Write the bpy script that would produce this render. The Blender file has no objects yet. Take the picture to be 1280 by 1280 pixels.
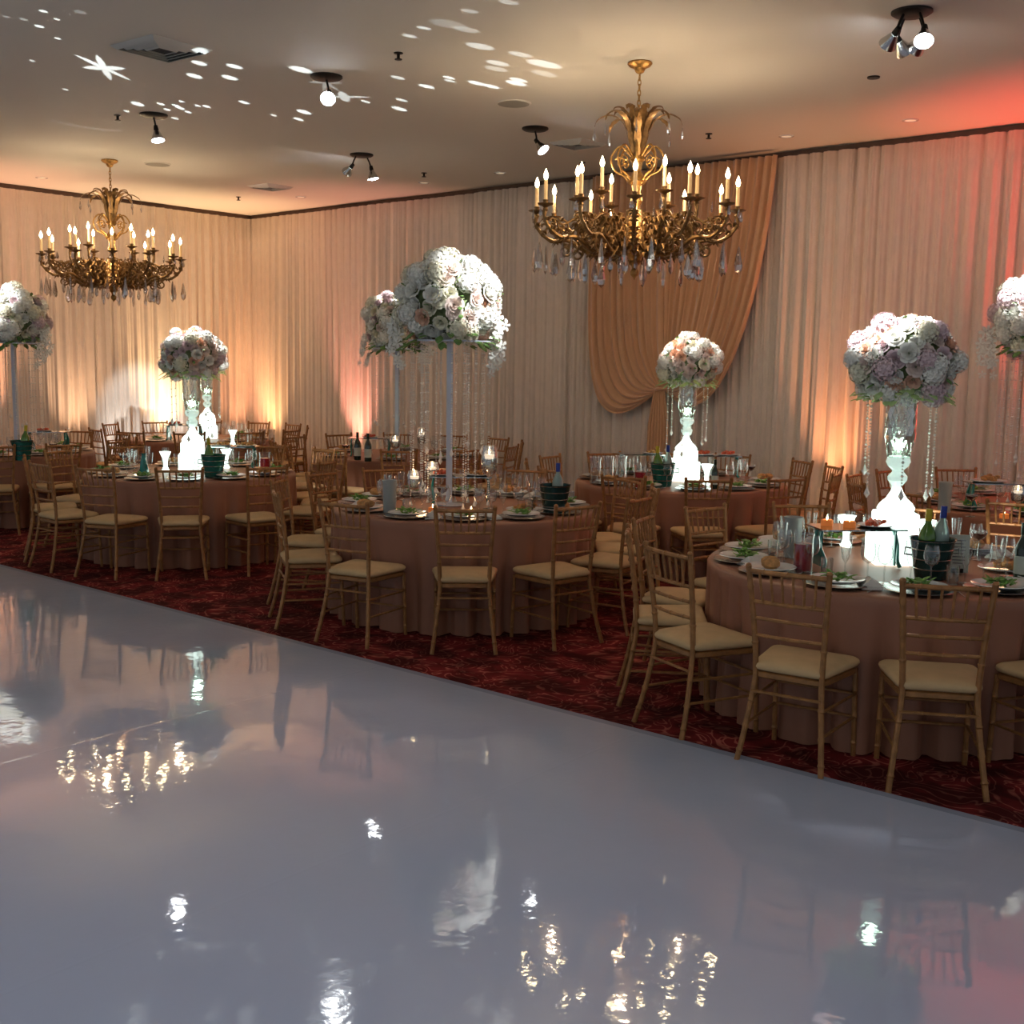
import bpy, math, random
from math import sin, cos, pi, sqrt, atan2, radians
from mathutils import Vector, Matrix, Euler

sc = bpy.context.scene
COL = sc.collection
rnd = random.Random(7)

# ------------------------------------------------------------------ camera
CAM_H = 1.8
TH = -math.atan((640 - 457.) / 1435.)
ROLL = 0.014
Fw = Vector((0, cos(TH), sin(TH)))
U0 = Vector((0, -sin(TH), cos(TH)))
X0 = Vector((1, 0, 0))
Rt = X0 * cos(ROLL) + U0 * sin(ROLL)
Up = -X0 * sin(ROLL) + U0 * cos(ROLL)
cam_d = bpy.data.cameras.new('camera')
cam_d.sensor_fit = 'HORIZONTAL'
cam_d.sensor_width = 36
cam_d.lens = 1435 / 1280 * 36
cam_d.clip_start = 0.05
cam_d.clip_end = 100
cam = bpy.data.objects.new('camera', cam_d)
COL.objects.link(cam)
cam.matrix_world = Matrix(((Rt.x, Up.x, -Fw.x, 0), (Rt.y, Up.y, -Fw.y, 0), (Rt.z, Up.z, -Fw.z, CAM_H), (0, 0, 0, 1)))
sc.camera = cam


def at(x, y, z):
    """photo pixel -> point of the place lying at height z"""
    u = (x - 640) / 1435.; v = (640 - y) / 1435.
    r = Rt * u + Up * v + Fw
    t = (z - CAM_H) / r.z
    return Vector((r.x * t, r.y * t, z))


def proj(p):
    d = Vector(p) - Vector((0, 0, CAM_H))
    a = d.dot(Fw)
    if a < 0.1: return (-9999, -9999)
    return (640 + 1435 * d.dot(Rt) / a, 640 - 1435 * d.dot(Up) / a)


# ------------------------------------------------------------------ render look
sc.view_settings.view_transform = 'Standard'
sc.view_settings.look = 'None'
sc.view_settings.gamma = 1
sc.view_settings.exposure = 0.6
sc.view_settings.use_curve_mapping = False
sc.cycles.use_denoising = True
sc.cycles.max_bounces = 7
sc.cycles.diffuse_bounces = 3
sc.cycles.glossy_bounces = 4
sc.cycles.transmission_bounces = 6
sc.cycles.transparent_max_bounces = 16
sc.cycles.sample_clamp_indirect = 6
sc.cycles.caustics_reflective = False
sc.cycles.caustics_refractive = False

world = bpy.data.worlds.new('world')
sc.world = world
world.use_nodes = True
world.node_tree.nodes['Background'].inputs[0].default_value = (0.88, 0.99, 1.10, 1)
world.node_tree.nodes['Background'].inputs[1].default_value = 0.21

# room frame: corner of the two draped walls, U along the long wall, V along the other wall, both into the room
CO = Vector((-4.22, 18.78, 0))
AU = radians(-40.4)
UU = Vector((cos(AU), sin(AU), 0))
VV = Vector((sin(AU), -cos(AU), 0))
HC = 4.1


def RM(u, v, z=0.): return CO + UU * u + VV * v + Vector((0, 0, z))


def lamp(name, kind, loc, energy, color=(1, 1, 1), aim=None, size=0.1, spot=60, blend=0.5, hidden_spec=False):
    d = bpy.data.lights.new(name, kind)
    d.energy = energy
    d.color = color
    if kind == 'AREA':
        d.size = size
    else:
        d.shadow_soft_size = size
    if kind == 'SPOT':
        d.spot_size = radians(spot); d.spot_blend = blend
    o = bpy.data.objects.new(name, d)
    COL.objects.link(o)
    o.location = loc
    if aim is not None:
        o.rotation_euler = (Vector(aim) - Vector(loc)).to_track_quat('-Z', 'Y').to_euler()
    return o


AMB = (1.0, 0.62, 0.30)
# wash lights standing on the carpet along the drapes: (u or v, wall, colour, watts)
UPL = [
    ('B', 1.78, (1.0, 0.66, 0.36), 300), ('B', 0.45, (1.0, 0.45, 0.25), 90), ('B', 4.7, (1.0, 0.45, 0.26), 300), ('B', 3.2, (1.0, 0.62, 0.38), 110),  # last one is an extra, put in to lift the left drapes
    ('A', 2.75, (1.0, 0.36, 0.27), 170), ('A', 0.74, (1.0, 0.55, 0.25), 140),
    ('A', 10.2, (1.0, 0.38, 0.16), 120), ('A', 12.6, (1.0, 0.09, 0.06), 430), ('A', 14.6, (1.0, 0.08, 0.05), 300),
]
for k, (w, s, c, e) in enumerate(UPL):
    if w == 'A': p = RM(s, 0.46, 0.24); q = RM(s, 0.30, 4.0)
    else: p = RM(0.46, s, 0.24); q = RM(0.30, s, 4.0)
    lamp('uplight_beam', 'SPOT', p, e, c, q, 0.04, 64, 1.0)
# added cool fill spots to brighten the dance floor, behind and beside the viewer
for (x, y, e) in ((-2.6, 2.2, 34), (0.9, 0.3, 42), (-5.4, 4.6, 22), (2.6, -2.0, 46)):
    lamp('floor_fill_spot', 'SPOT', (x, y, 3.9), e, (0.52, 0.66, 1.0), (x, y, 0), 0.3, 125, 0.8)


# added unseen fill points that even out the ceiling brightness, outside the picture
for (x, y, z, e) in ((-5.2, 6.6, 3.3, 15), (0.2, 3.1, 3.3, 13), (5.6, 4.6, 3.1, 9), (-2.6, 1.2, 3.1, 14)):
    lamp('chandelier_and_fill_glow', 'POINT', (x, y, z), e, (0.92, 0.93, 0.86), None, 0.35)


# ------------------------------------------------------------------ materials
def new_mat(name):
    m = bpy.data.materials.new(name)
    m.use_nodes = True
    return m, m.node_tree, m.node_tree.nodes['Principled BSDF']


def pm(name, col, rough=0.5, metal=0.0, var=0.0, scale=20., bump=0.0, bscale=60., sheen=0., trans=0., emit=None, es=0., coat=0., sub=0., spec=None):
    m, nt, b = new_mat(name)
    N, L = nt.nodes, nt.links
    b.inputs['Base Color'].default_value = (*col, 1)
    b.inputs['Roughness'].default_value = rough
    b.inputs['Metallic'].default_value = metal
    if trans: b.inputs['Transmission Weight'].default_value = trans
    if sheen: b.inputs['Sheen Weight'].default_value = sheen
    if coat: b.inputs['Coat Weight'].default_value = coat
    if spec is not None: b.inputs['Specular IOR Level'].default_value = spec
    if emit:
        b.inputs['Emission Color'].default_value = (*emit, 1)
        b.inputs['Emission Strength'].default_value = es
    if var or bump:
        tc = N.new('ShaderNodeTexCoord')
    if var:
        n = N.new('ShaderNodeTexNoise'); n.inputs['Scale'].default_value = scale; n.inputs['Detail'].default_value = 5
        L.new(tc.outputs['Object'], n.inputs['Vector'])
        cr = N.new('ShaderNodeValToRGB')
        cr.color_ramp.elements[0].position = 0.3; cr.color_ramp.elements[1].position = 0.7
        cr.color_ramp.elements[0].color = (*[max(0, c * (1 - var)) for c in col], 1)
        cr.color_ramp.elements[1].color = (*[min(1, c * (1 + var)) for c in col], 1)
        L.new(n.outputs['Fac'], cr.inputs[0]); L.new(cr.outputs[0], b.inputs['Base Color'])
    if bump:
        n2 = N.new('ShaderNodeTexNoise'); n2.inputs['Scale'].default_value = bscale; n2.inputs['Detail'].default_value = 4
        L.new(tc.outputs['Object'], n2.inputs['Vector'])
        bp = N.new('ShaderNodeBump'); bp.inputs['Strength'].default_value = bump; bp.inputs['Distance'].default_value = 0.01
        L.new(n2.outputs['Fac'], bp.inputs['Height']); L.new(bp.outputs[0], b.inputs['Normal'])
    return m


def glass(name, tint=(1, 1, 1), gloss=0.12, rough=0.02):
    """thin clear glass: mirror-like rim, clear centre"""
    m = bpy.data.materials.new(name); m.use_nodes = True
    nt = m.node_tree; N, L = nt.nodes, nt.links
    N.clear()
    out = N.new('ShaderNodeOutputMaterial'); mix = N.new('ShaderNodeMixShader')
    tr = N.new('ShaderNodeBsdfTransparent'); gl = N.new('ShaderNodeBsdfGlossy')
    tr.inputs[0].default_value = (*tint, 1); gl.inputs['Roughness'].default_value = rough
    lw = N.new('ShaderNodeLayerWeight'); lw.inputs[0].default_value = 0.35
    ma = N.new('ShaderNodeMath'); ma.operation = 'MULTIPLY_ADD'; ma.inputs[1].default_value = 0.75; ma.inputs[2].default_value = gloss
    ma.use_clamp = True
    L.new(lw.outputs['Facing'], ma.inputs[0]); L.new(ma.outputs[0], mix.inputs[0])
    L.new(tr.outputs[0], mix.inputs[1]); L.new(gl.outputs[0], mix.inputs[2]); L.new(mix.outputs[0], out.inputs[0])
    return m


M = {}
M['gold_wood'] = pm('gold_wood', (0.37, 0.165, 0.05), 0.42, 0.25, 0.25, 25, 0.15, 90)
M['cushion'] = pm('cushion', (0.68, 0.45, 0.22), 0.75, 0, 0.06, 12, 0.2, 200)
M['brass'] = pm('brass', (0.46, 0.27, 0.09), 0.38, 0.9, 0.35, 40, 0.25, 60)
M['dark_brass'] = pm('dark_brass', (0.24, 0.14, 0.055), 0.42, 0.85, 0.3, 40, 0.2, 60)
M['candle_sleeve'] = pm('candle_sleeve', (0.75, 0.55, 0.3), 0.5, 0, emit=(1, 0.5, 0.15), es=0.25)
M['flame'] = pm('flame_bulb', (1, 0.9, 0.7), 0.3, emit=(1.0, 0.78, 0.45), es=22); M['flame'].cycles.emission_sampling = 'NONE'
M['crystal'] = glass('crystal', (0.97, 0.96, 0.95), 0.36, 0.05)
M['bead'] = pm('bead_crystal', (0.95, 0.92, 0.86), 0.1, 0.0, spec=1.0)
M['glass'] = glass('glass', (0.97, 0.98, 0.97), 0.08, 0.02)
M['cut_glass'] = glass('cut_glass', (0.9, 0.96, 0.92), 0.3, 0.08)
M['white_china'] = pm('white_china', (0.8, 0.8, 0.78), 0.15, 0, coat=0.4)
M['charger'] = pm('charger', (0.42, 0.40, 0.38), 0.25, 0.9, 0.15, 40)
M['napkin'] = pm('napkin', (0.72, 0.68, 0.62), 0.85, 0, 0.08, 30)
M['salad'] = pm('salad', (0.16, 0.34, 0.06), 0.55, 0, 0.6, 60, 0.6, 90)
M['bread'] = pm('bread', (0.55, 0.27, 0.09), 0.7, 0, 0.4, 35, 0.5, 60)
M['red_food'] = pm('red_food', (0.62, 0.10, 0.04), 0.4, 0, 0.4, 60)
M['orange_wax'] = pm('orange_wax', (0.85, 0.25, 0.05), 0.5, 0, emit=(1, 0.25, 0.05), es=0.15)
M['red_drink'] = pm('red_drink', (0.42, 0.010, 0.03), 0.08, 0, coat=0.5)
M['wine'] = pm('wine', (0.045, 0.008, 0.012), 0.08)
M['bucket'] = pm('bucket', (0.03, 0.075, 0.07), 0.22, 0.6, 0.2, 20)
M['teal_bucket'] = pm('teal_bucket', (0.02, 0.15, 0.12), 0.2, 0.4, 0.2, 20)
M['green_bottle'] = pm('green_bottle', (0.10, 0.22, 0.02), 0.08, 0, coat=0.5)
M['dark_bottle'] = pm('dark_bottle', (0.012, 0.03, 0.015), 0.08, 0, coat=0.5)
M['clear_bottle'] = pm('clear_bottle', (0.42, 0.55, 0.50), 0.1, 0, trans=0.4)
M['teal_bottle'] = pm('teal_bottle', (0.01, 0.24, 0.20), 0.08, 0, coat=0.5)
M['blue_cap'] = pm('blue_cap', (0.03, 0.06, 0.35), 0.3, 0.3)
M['yellow_foil'] = pm('yellow_foil', (0.62, 0.50, 0.04), 0.35, 0.4)
M['teal_glass'] = pm('teal_glass', (0.02, 0.22, 0.18), 0.06, 0.1, coat=0.7)
M['mirror_tray'] = pm('mirror_tray', (0.62, 0.68, 0.66), 0.06, 1.0)
M['white_wax'] = pm('white_wax', (0.9, 0.85, 0.75), 0.5, emit=(1, 0.75, 0.5), es=0.8)
M['candle_flame'] = pm('candle_flame', (1, 0.9, 0.7), 0.5, emit=(1, 0.75, 0.42), es=16); M['candle_flame'].cycles.emission_sampling = 'NONE'
M['water'] = glass('water', (0.9, 0.94, 0.92), 0.2, 0.01)
M['frost'] = pm('frosted_glass', (0.52, 0.55, 0.52), 0.35, 0, trans=0.25)
M['led'] = pm('led_acrylic', (0.85, 0.95, 0.92), 0.2, emit=(0.80, 1.0, 0.90), es=1.6)
M['led_soft'] = pm('led_soft', (0.85, 0.95, 0.92), 0.2, emit=(0.72, 1.0, 0.86), es=0.35)
M['led_vase'] = pm('led_vase', (0.85, 0.95, 0.92), 0.2, emit=(0.78, 1.0, 0.9), es=2.2)
M['acrylic'] = pm('acrylic_pole', (0.60, 0.64, 0.74), 0.15, 0, coat=0.4)
M['leaf'] = pm('leaf', (0.16, 0.30, 0.08), 0.55, 0, 0.4, 30)
M['lime_leaf'] = pm('lime_leaf', (0.50, 0.66, 0.28), 0.55, 0, 0.25, 30)
M['moss'] = pm('moss', (0.22, 0.28, 0.12), 0.9, 0, 0.4, 30)
for n_, c_ in dict(white=(0.90, 0.88, 0.80), blush=(0.86, 0.70, 0.62), peach=(0.84, 0.52, 0.36), mauve=(0.74, 0.56, 0.58), cream=(0.82, 0.78, 0.60)).items():
    M['petal_' + n_] = pm('petal_' + n_, c_, 0.65, 0, 0.12, 25, sheen=0.2)
M['black_metal'] = pm('black_metal', (0.015, 0.014, 0.013), 0.45, 0.6)
M['steel'] = pm('steel', (0.6, 0.6, 0.58), 0.25, 1.0)
M['par_face'] = pm('par_face', (1, 1, 1), 0.3, emit=(0.93, 0.97, 1.0), es=30); M['par_face'].cycles.emission_sampling = 'NONE'
M['par_off_glow'] = pm('par_off_glow', (0.5, 0.5, 0.5), 0.15, 0.5, emit=(0.9, 0.95, 1.0), es=1.2); M['par_off_glow'].cycles.emission_sampling = 'NONE'  # unlit lamp face, its glow put into the material
M['vent_metal'] = pm('vent_metal', (0.62, 0.62, 0.58), 0.5, 0.0)
M['vent_dark'] = pm('vent_dark', (0.10, 0.10, 0.10), 0.8)
M['speaker_grille'] = pm('speaker_grille', (0.32, 0.31, 0.27), 0.7, 0, 0.1, 300)
M['menu_paper'] = pm('menu_paper', (0.66, 0.70, 0.60), 0.8)
M['ink'] = pm('ink', (0.16, 0.16, 0.16), 0.8)
M['wood_dark'] = pm('wood_dark', (0.05, 0.035, 0.03), 0.6)
M['ceiling_can'] = pm('ceiling_can', (0.75, 0.68, 0.55), 0.5, emit=(1, 0.8, 0.55), es=0.25)
M['up_lens'] = pm('uplight_lens', (1, 0.8, 0.6), 0.3, emit=(1, 0.6, 0.3), es=6); M['up_lens'].cycles.emission_sampling = 'NONE'

# painted ceiling
m, nt, b = new_mat('ceiling_paint')
b.inputs['Base Color'].default_value = (0.72, 0.70, 0.64, 1); b.inputs['Roughness'].default_value = 0.75
tc = nt.nodes.new('ShaderNodeTexCoord'); n = nt.nodes.new('ShaderNodeTexNoise'); n.inputs['Scale'].default_value = 90; n.inputs['Detail'].default_value = 6
bp = nt.nodes.new('ShaderNodeBump'); bp.inputs['Strength'].default_value = 0.25; bp.inputs['Distance'].default_value = 0.004
nt.links.new(tc.outputs['Object'], n.inputs['Vector']); nt.links.new(n.outputs['Fac'], bp.inputs['Height']); nt.links.new(bp.outputs[0], b.inputs['Normal'])
M['ceiling'] = m

# patterned red carpet with thin golden scrolls
m, nt, b = new_mat('carpet'); N, L = nt.nodes, nt.links
tc = N.new('ShaderNodeTexCoord')
n1 = N.new('ShaderNodeTexNoise'); n1.inputs['Scale'].default_value = 4.2; n1.inputs['Detail'].default_value = 1.5; n1.inputs['Distortion'].default_value = 1.6
L.new(tc.outputs['Object'], n1.inputs['Vector'])
sn = N.new('ShaderNodeMath'); sn.operation = 'MULTIPLY'; sn.inputs[1].default_value = 40
L.new(n1.outputs['Fac'], sn.inputs[0])
s2 = N.new('ShaderNodeMath'); s2.operation = 'SINE'; L.new(sn.outputs[0], s2.inputs[0])
cr = N.new('ShaderNodeValToRGB')
e = cr.color_ramp.elements
e[0].position = 0.70; e[0].color = (0.14, 0.016, 0.015, 1)
e[1].position = 0.97; e[1].color = (0.34, 0.10, 0.07, 1)
L.new(s2.outputs[0], cr.inputs[0])
n3 = N.new('ShaderNodeTexNoise'); n3.inputs['Scale'].default_value = 5; n3.inputs['Detail'].default_value = 3
L.new(tc.outputs['Object'], n3.inputs['Vector'])
c3 = N.new('ShaderNodeValToRGB'); c3.color_ramp.elements[0].position = 0.42; c3.color_ramp.elements[1].position = 0.62
c3.color_ramp.elements[0].color = (0.45, 0.45, 0.45, 1); c3.color_ramp.elements[1].color = (1.5, 1.3, 1.3, 1)
L.new(n3.outputs['Fac'], c3.inputs[0])
mx = N.new('ShaderNodeMix'); mx.data_type = 'RGBA'; mx.blend_type = 'MULTIPLY'; mx.inputs[0].default_value = 1
L.new(cr.outputs[0], mx.inputs[6]); L.new(c3.outputs[0], mx.inputs[7]); L.new(mx.outputs[2], b.inputs['Base Color'])
b.inputs['Roughness'].default_value = 0.95; b.inputs['Specular IOR Level'].default_value = 0.1
M['carpet'] = m

# glossy white sheet flooring, faint seams and ripples
m, nt, b = new_mat('dance_floor_vinyl'); N, L = nt.nodes, nt.links
b.inputs['Base Color'].default_value = (0.50, 0.54, 0.65, 1)
b.inputs['Roughness'].default_value = 0.045
b.inputs['Specular IOR Level'].default_value = 0.5
b.inputs['Coat Weight'].default_value = 0.35; b.inputs['Coat Roughness'].default_value = 0.02
tc = N.new('ShaderNodeTexCoord')
n1 = N.new('ShaderNodeTexNoise'); n1.inputs['Scale'].default_value = 1.6; n1.inputs['Detail'].default_value = 5; n1.inputs['Roughness'].default_value = 0.55
L.new(tc.outputs['Object'], n1.inputs['Vector'])
n2 = N.new('ShaderNodeTexNoise'); n2.inputs['Scale'].default_value = 22; n2.inputs['Detail'].default_value = 3
L.new(tc.outputs['Object'], n2.inputs['Vector'])
sx = N.new('ShaderNodeSeparateXYZ'); L.new(tc.outputs['Object'], sx.inputs[0])


def seam(axis, period, off):
    a = N.new('ShaderNodeMath'); a.operation = 'ADD'; a.inputs[1].default_value = off + period / 2
    L.new(sx.outputs[axis], a.inputs[0])
    mo = N.new('ShaderNodeMath'); mo.operation = 'FLOORED_MODULO'; mo.inputs[1].default_value = period; L.new(a.outputs[0], mo.inputs[0])
    s = N.new('ShaderNodeMath'); s.operation = 'SUBTRACT'; s.inputs[1].default_value = period / 2; L.new(mo.outputs[0], s.inputs[0])
    ab = N.new('ShaderNodeMath'); ab.operation = 'ABSOLUTE'; L.new(s.outputs[0], ab.inputs[0])
    mr = N.new('ShaderNodeMapRange'); mr.inputs[1].default_value = 0.003; mr.inputs[2].default_value = 0.012
    L.new(ab.outputs[0], mr.inputs[0]); return mr.outputs[0]


sa = seam('X', 1.83, 0.4); sb = seam('Y', 50., 24.9)
mul = N.new('ShaderNodeMath'); mul.operation = 'MULTIPLY'; L.new(sa, mul.inputs[0]); L.new(sb, mul.inputs[1])
w1 = N.new('ShaderNodeMath'); w1.operation = 'MULTIPLY_ADD'; w1.inputs[1].default_value = 0.06; L.new(n2.outputs['Fac'], w1.inputs[0]); L.new(n1.outputs['Fac'], w1.inputs[2])
w2 = N.new('ShaderNodeMath'); w2.operation = 'MULTIPLY_ADD'; w2.inputs[1].default_value = 0.06; L.new(mul.outputs[0], w2.inputs[0]); L.new(w1.outputs[0], w2.inputs[2])
bp = N.new('ShaderNodeBump'); bp.inputs['Strength'].default_value = 0.35; bp.inputs['Distance'].default_value = 0.012
L.new(w2.outputs[0], bp.inputs['Height']); L.new(bp.outputs[0], b.inputs['Normal']); L.new(bp.outputs[0], b.inputs['Coat Normal'])
M['vinyl'] = m
M['vinyl_edge'] = pm('vinyl_edge', (0.36, 0.40, 0.48), 0.2, 0.1)


def fabric(name, col, rough, folds=0., sheen=0.3, transl=0.0, spec=0.3):
    m, nt, b = new_mat(name); N, L = nt.nodes, nt.links
    tc = N.new('ShaderNodeTexCoord')
    n = N.new('ShaderNodeTexNoise'); n.inputs['Scale'].default_value = 9; n.inputs['Detail'].default_value = 6
    L.new(tc.outputs['Object'], n.inputs['Vector'])
    cr = N.new('ShaderNodeValToRGB'); cr.color_ramp.elements[0].position = 0.3; cr.color_ramp.elements[1].position = 0.75
    cr.color_ramp.elements[0].color = (*[c * 0.96 for c in col], 1); cr.color_ramp.elements[1].color = (*[min(1, c * 1.03) for c in col], 1)
    L.new(n.outputs['Fac'], cr.inputs[0]); L.new(cr.outputs[0], b.inputs['Base Color'])
    b.inputs['Roughness'].default_value = rough; b.inputs['Sheen Weight'].default_value = sheen; b.inputs['Specular IOR Level'].default_value = spec
    n2 = N.new('ShaderNodeTexNoise'); n2.inputs['Scale'].default_value = 350; L.new(tc.outputs['Object'], n2.inputs['Vector'])
    bp = N.new('ShaderNodeBump'); bp.inputs['Strength'].default_value = 0.15; bp.inputs['Distance'].default_value = 0.002
    L.new(n2.outputs['Fac'], bp.inputs['Height']); L.new(bp.outputs[0], b.inputs['Normal'])
    return m


M['drape'] = fabric('ivory_drape', (0.84, 0.72, 0.61), 0.85)
M['gold_drape'] = fabric('gold_drape', (0.74, 0.42, 0.23), 0.55, sheen=0.5)
M['cloth'] = fabric('rose_satin', (0.36, 0.155, 0.09), 0.45, sheen=0.0, spec=0.4)
M['wall'] = pm('wall_paint', (0.45, 0.38, 0.30), 0.8, 0, 0.05, 4)
M['crown'] = pm('crown_wood', (0.10, 0.055, 0.035), 0.6, 0, 0.2, 12)


# ------------------------------------------------------------------ mesh builder
class MB:
    def __init__(s): s.v = []; s.f = []; s.m = []; s.mats = []; s.cur = 0
    def mat(s, m):
        if m not in s.mats: s.mats.append(m)
        s.cur = s.mats.index(m); return s
    def add(s, vs, fs):
        o = len(s.v); s.v += [tuple(p) for p in vs]
        for f in fs: s.f.append([i + o for i in f]); s.m.append(s.cur)
    def box(s, c, d, rz=0, mtx=None):
        x, y, z = [q / 2 for q in d]
        vs = [Vector((a * x, b_ * y, e_ * z)) for a in (-1, 1) for b_ in (-1, 1) for e_ in (-1, 1)]
        if mtx: vs = [mtx @ p for p in vs]
        if rz: R = Matrix.Rotation(rz, 3, 'Z'); vs = [R @ p for p in vs]
        vs = [p + Vector(c) for p in vs]
        s.add(vs, [(0, 1, 3, 2), (4, 6, 7, 5), (0, 4, 5, 1), (2, 3, 7, 6), (0, 2, 6, 4), (1, 5, 7, 3)])
    def tube(s, pts, rad, n=8, cap=True, closed=False, flat=None):
        pts = [Vector(p) for p in pts]; k = len(pts)
        if not hasattr(rad, '__len__'): rad = [rad] * k
        vs = []; ref = None
        for i, p in enumerate(pts):
            if closed: t = pts[(i + 1) % k] - pts[i - 1]
            else: t = pts[min(i + 1, k - 1)] - pts[max(i - 1, 0)]
            t.normalize()
            if ref is None:
                ref = Vector((0, 0, 1)) if abs(t.z) < 0.9 else Vector((1, 0, 0))
            a = ref - t * ref.dot(t)
            if a.length < 1e-5: a = t.orthogonal()
            a.normalize(); ref = a; b_ = t.cross(a)
            fl = flat or 1
            for j in range(n):
                q = 2 * pi * j / n
                vs.append(p + a * cos(q) * rad[i] * fl + b_ * sin(q) * rad[i])
        fs = []
        for i in range(k if closed else k - 1):
            i2 = (i + 1) % k
            for j in range(n):
                fs.append((i * n + j, i * n + (j + 1) % n, i2 * n + (j + 1) % n, i2 * n + j))
        if cap and not closed:
            fs.append(tuple(range(n - 1, -1, -1))); fs.append(tuple((k - 1) * n + j for j in range(n)))
        s.add(vs, fs)
    def lathe(s, prof, n=20, c=(0, 0, 0), cap=True, phase=0.0, wob=None, mtx=None):
        vs = []; k = len(prof)
        for i, (r, z) in enumerate(prof):
            for j in range(n):
                q = 2 * pi * j / n + phase
                rr = r * (wob(q, z) if wob else 1)
                p = Vector((rr * cos(q), rr * sin(q), z))
                if mtx: p = mtx @ p
                vs.append(p + Vector(c))
        fs = []
        for i in range(k - 1):
            for j in range(n):
                fs.append((i * n + j, i * n + (j + 1) % n, (i + 1) * n + (j + 1) % n, (i + 1) * n + j))
        if cap:
            if prof[0][0] > 1e-6: fs.append(tuple(range(n - 1, -1, -1)))
            if prof[-1][0] > 1e-6: fs.append(tuple((k - 1) * n + j for j in range(n)))
        s.add(vs, fs)
    def ball(s, c, r, n=10, sq=(1, 1, 1)):
        pr = [(max(1e-4, sin(pi * i / (n // 2))), -cos(pi * i / (n // 2))) for i in range(n // 2 + 1)]
        m_ = Matrix.Diagonal(Vector((r * sq[0], r * sq[1], r * sq[2])))
        s.lathe(pr, n, c, cap=False, mtx=m_)
    def build(s, name, mat=None, parent=None, smooth=True, sharp=40, loc=None, rot=None):
        me = bpy.data.meshes.new(name)
        me.from_pydata(s.v, [], s.f)
        ms = [mat] if mat else s.mats
        for m_ in ms: me.materials.append(m_)
        if not mat and len(ms) > 1:
            me.polygons.foreach_set('material_index', s.m)
        if smooth:
            me.polygons.foreach_set('use_smooth', [True] * len(me.polygons))
            if sharp < 180: me.set_sharp_from_angle(angle=radians(sharp))
        me.update()
        o = bpy.data.objects.new(name, me); COL.objects.link(o)
        if parent: o.parent = parent
        if loc is not None: o.location = loc
        if rot is not None: o.rotation_euler = rot
        return o


def tag(o, label=None, cat=None, group=None, kind=None):
    if label: o['label'] = label
    if cat: o['category'] = cat
    if group: o['group'] = group
    if kind: o['kind'] = kind
    return o


def empty(name, loc=(0, 0, 0), rz=0.):
    o = bpy.data.objects.new(name, None); COL.objects.link(o)
    o.location = loc; o.rotation_euler = (0, 0, rz); o.empty_display_size = 0.1
    return o


KIDS = {}


def kids(o):
    if o.name not in KIDS:
        KIDS[o.name] = [c for c in COL.objects if c.parent == o]
    return KIDS[o.name]


def copy_tree(o, parent=None):
    c = o.copy(); COL.objects.link(c)
    if parent: c.parent = parent
    for ch in kids(o): copy_tree(ch, c)
    return c


USED = set()


def spawn(proto, loc, rz=0., label=None, cat=None, group=None, scale=None):
    """first use moves the prototype itself, later uses copy it with its parts"""
    if proto.name in USED: o = copy_tree(proto)
    else: kids(proto); [kids(k_) for k_ in kids(proto)]; USED.add(proto.name); o = proto
    o.location = loc; o.rotation_euler = (0, 0, rz)
    if scale: o.scale = (scale, scale, scale)
    for k_ in ('label', 'group', 'category'):
        if k_ in o: del o[k_]
    tag(o, label, cat, group)
    return o


def discard_unused(protos):
    for p in protos:
        if p.name not in USED:
            for ch in list(kids(p)):
                for g in list(kids(ch)): bpy.data.objects.remove(g)
                bpy.data.objects.remove(ch)
            bpy.data.objects.remove(p)


# ------------------------------------------------------------------ setting
def quad_slab(name, u0, u1, v0, v1, z0, z1, mat, parent=None):
    """box in room axes, its object axes turned with the room"""
    mb = MB(); mb.box(((u1 - u0) / 2, 0, (z1 - z0) / 2), (u1 - u0, v1 - v0, z1 - z0))
    o = mb.build(name, mat, parent, smooth=False)
    o.location = RM(u0, (v0 + v1) / 2, z0); o.rotation_euler = (0, 0, AU)
    return o


tag(quad_slab('floor', -0.3, 24, -0.3, 20, -0.15, 0, M['carpet']), kind='structure')
tag(quad_slab('ceiling', -0.3, 24, -0.3, 20, HC, HC + 0.15, M['ceiling']), kind='structure')
tag(quad_slab('wall_right', -0.3, 18, -0.3, 0, 0, HC, M['wall']), kind='structure')
tag(quad_slab('wall_left', -0.3, 0, 0, 9, 0, HC, M['wall']), kind='structure')
tag(quad_slab('trim_1', 0.0, 18, 0.0, 0.10, HC - 0.055, HC, M['crown']), kind='structure')
tag(quad_slab('trim_2', 0.0, 0.10, 0.10, 9, HC - 0.055, HC, M['crown']), kind='structure')
DV = 6.96
o = quad_slab('dance_floor', 3.6, 22, DV + 0.06, 17.5, 0, 0.03, M['vinyl'])
tag(o, 'glossy white vinyl dance floor laid over the red carpet', 'dance floor')
o2 = MB(); o2.box((9.2, 0, 0.013), (18.4, 0.058, 0.026))
e_ = o2.build('edge_strip', M['vinyl_edge'], o, smooth=False); e_.location = (0, 0, 0)
# the strip lies along the side towards the tables
e_.location = (0, (17.5 - DV - 0.06) / 2 + 0.03, 0)

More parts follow.
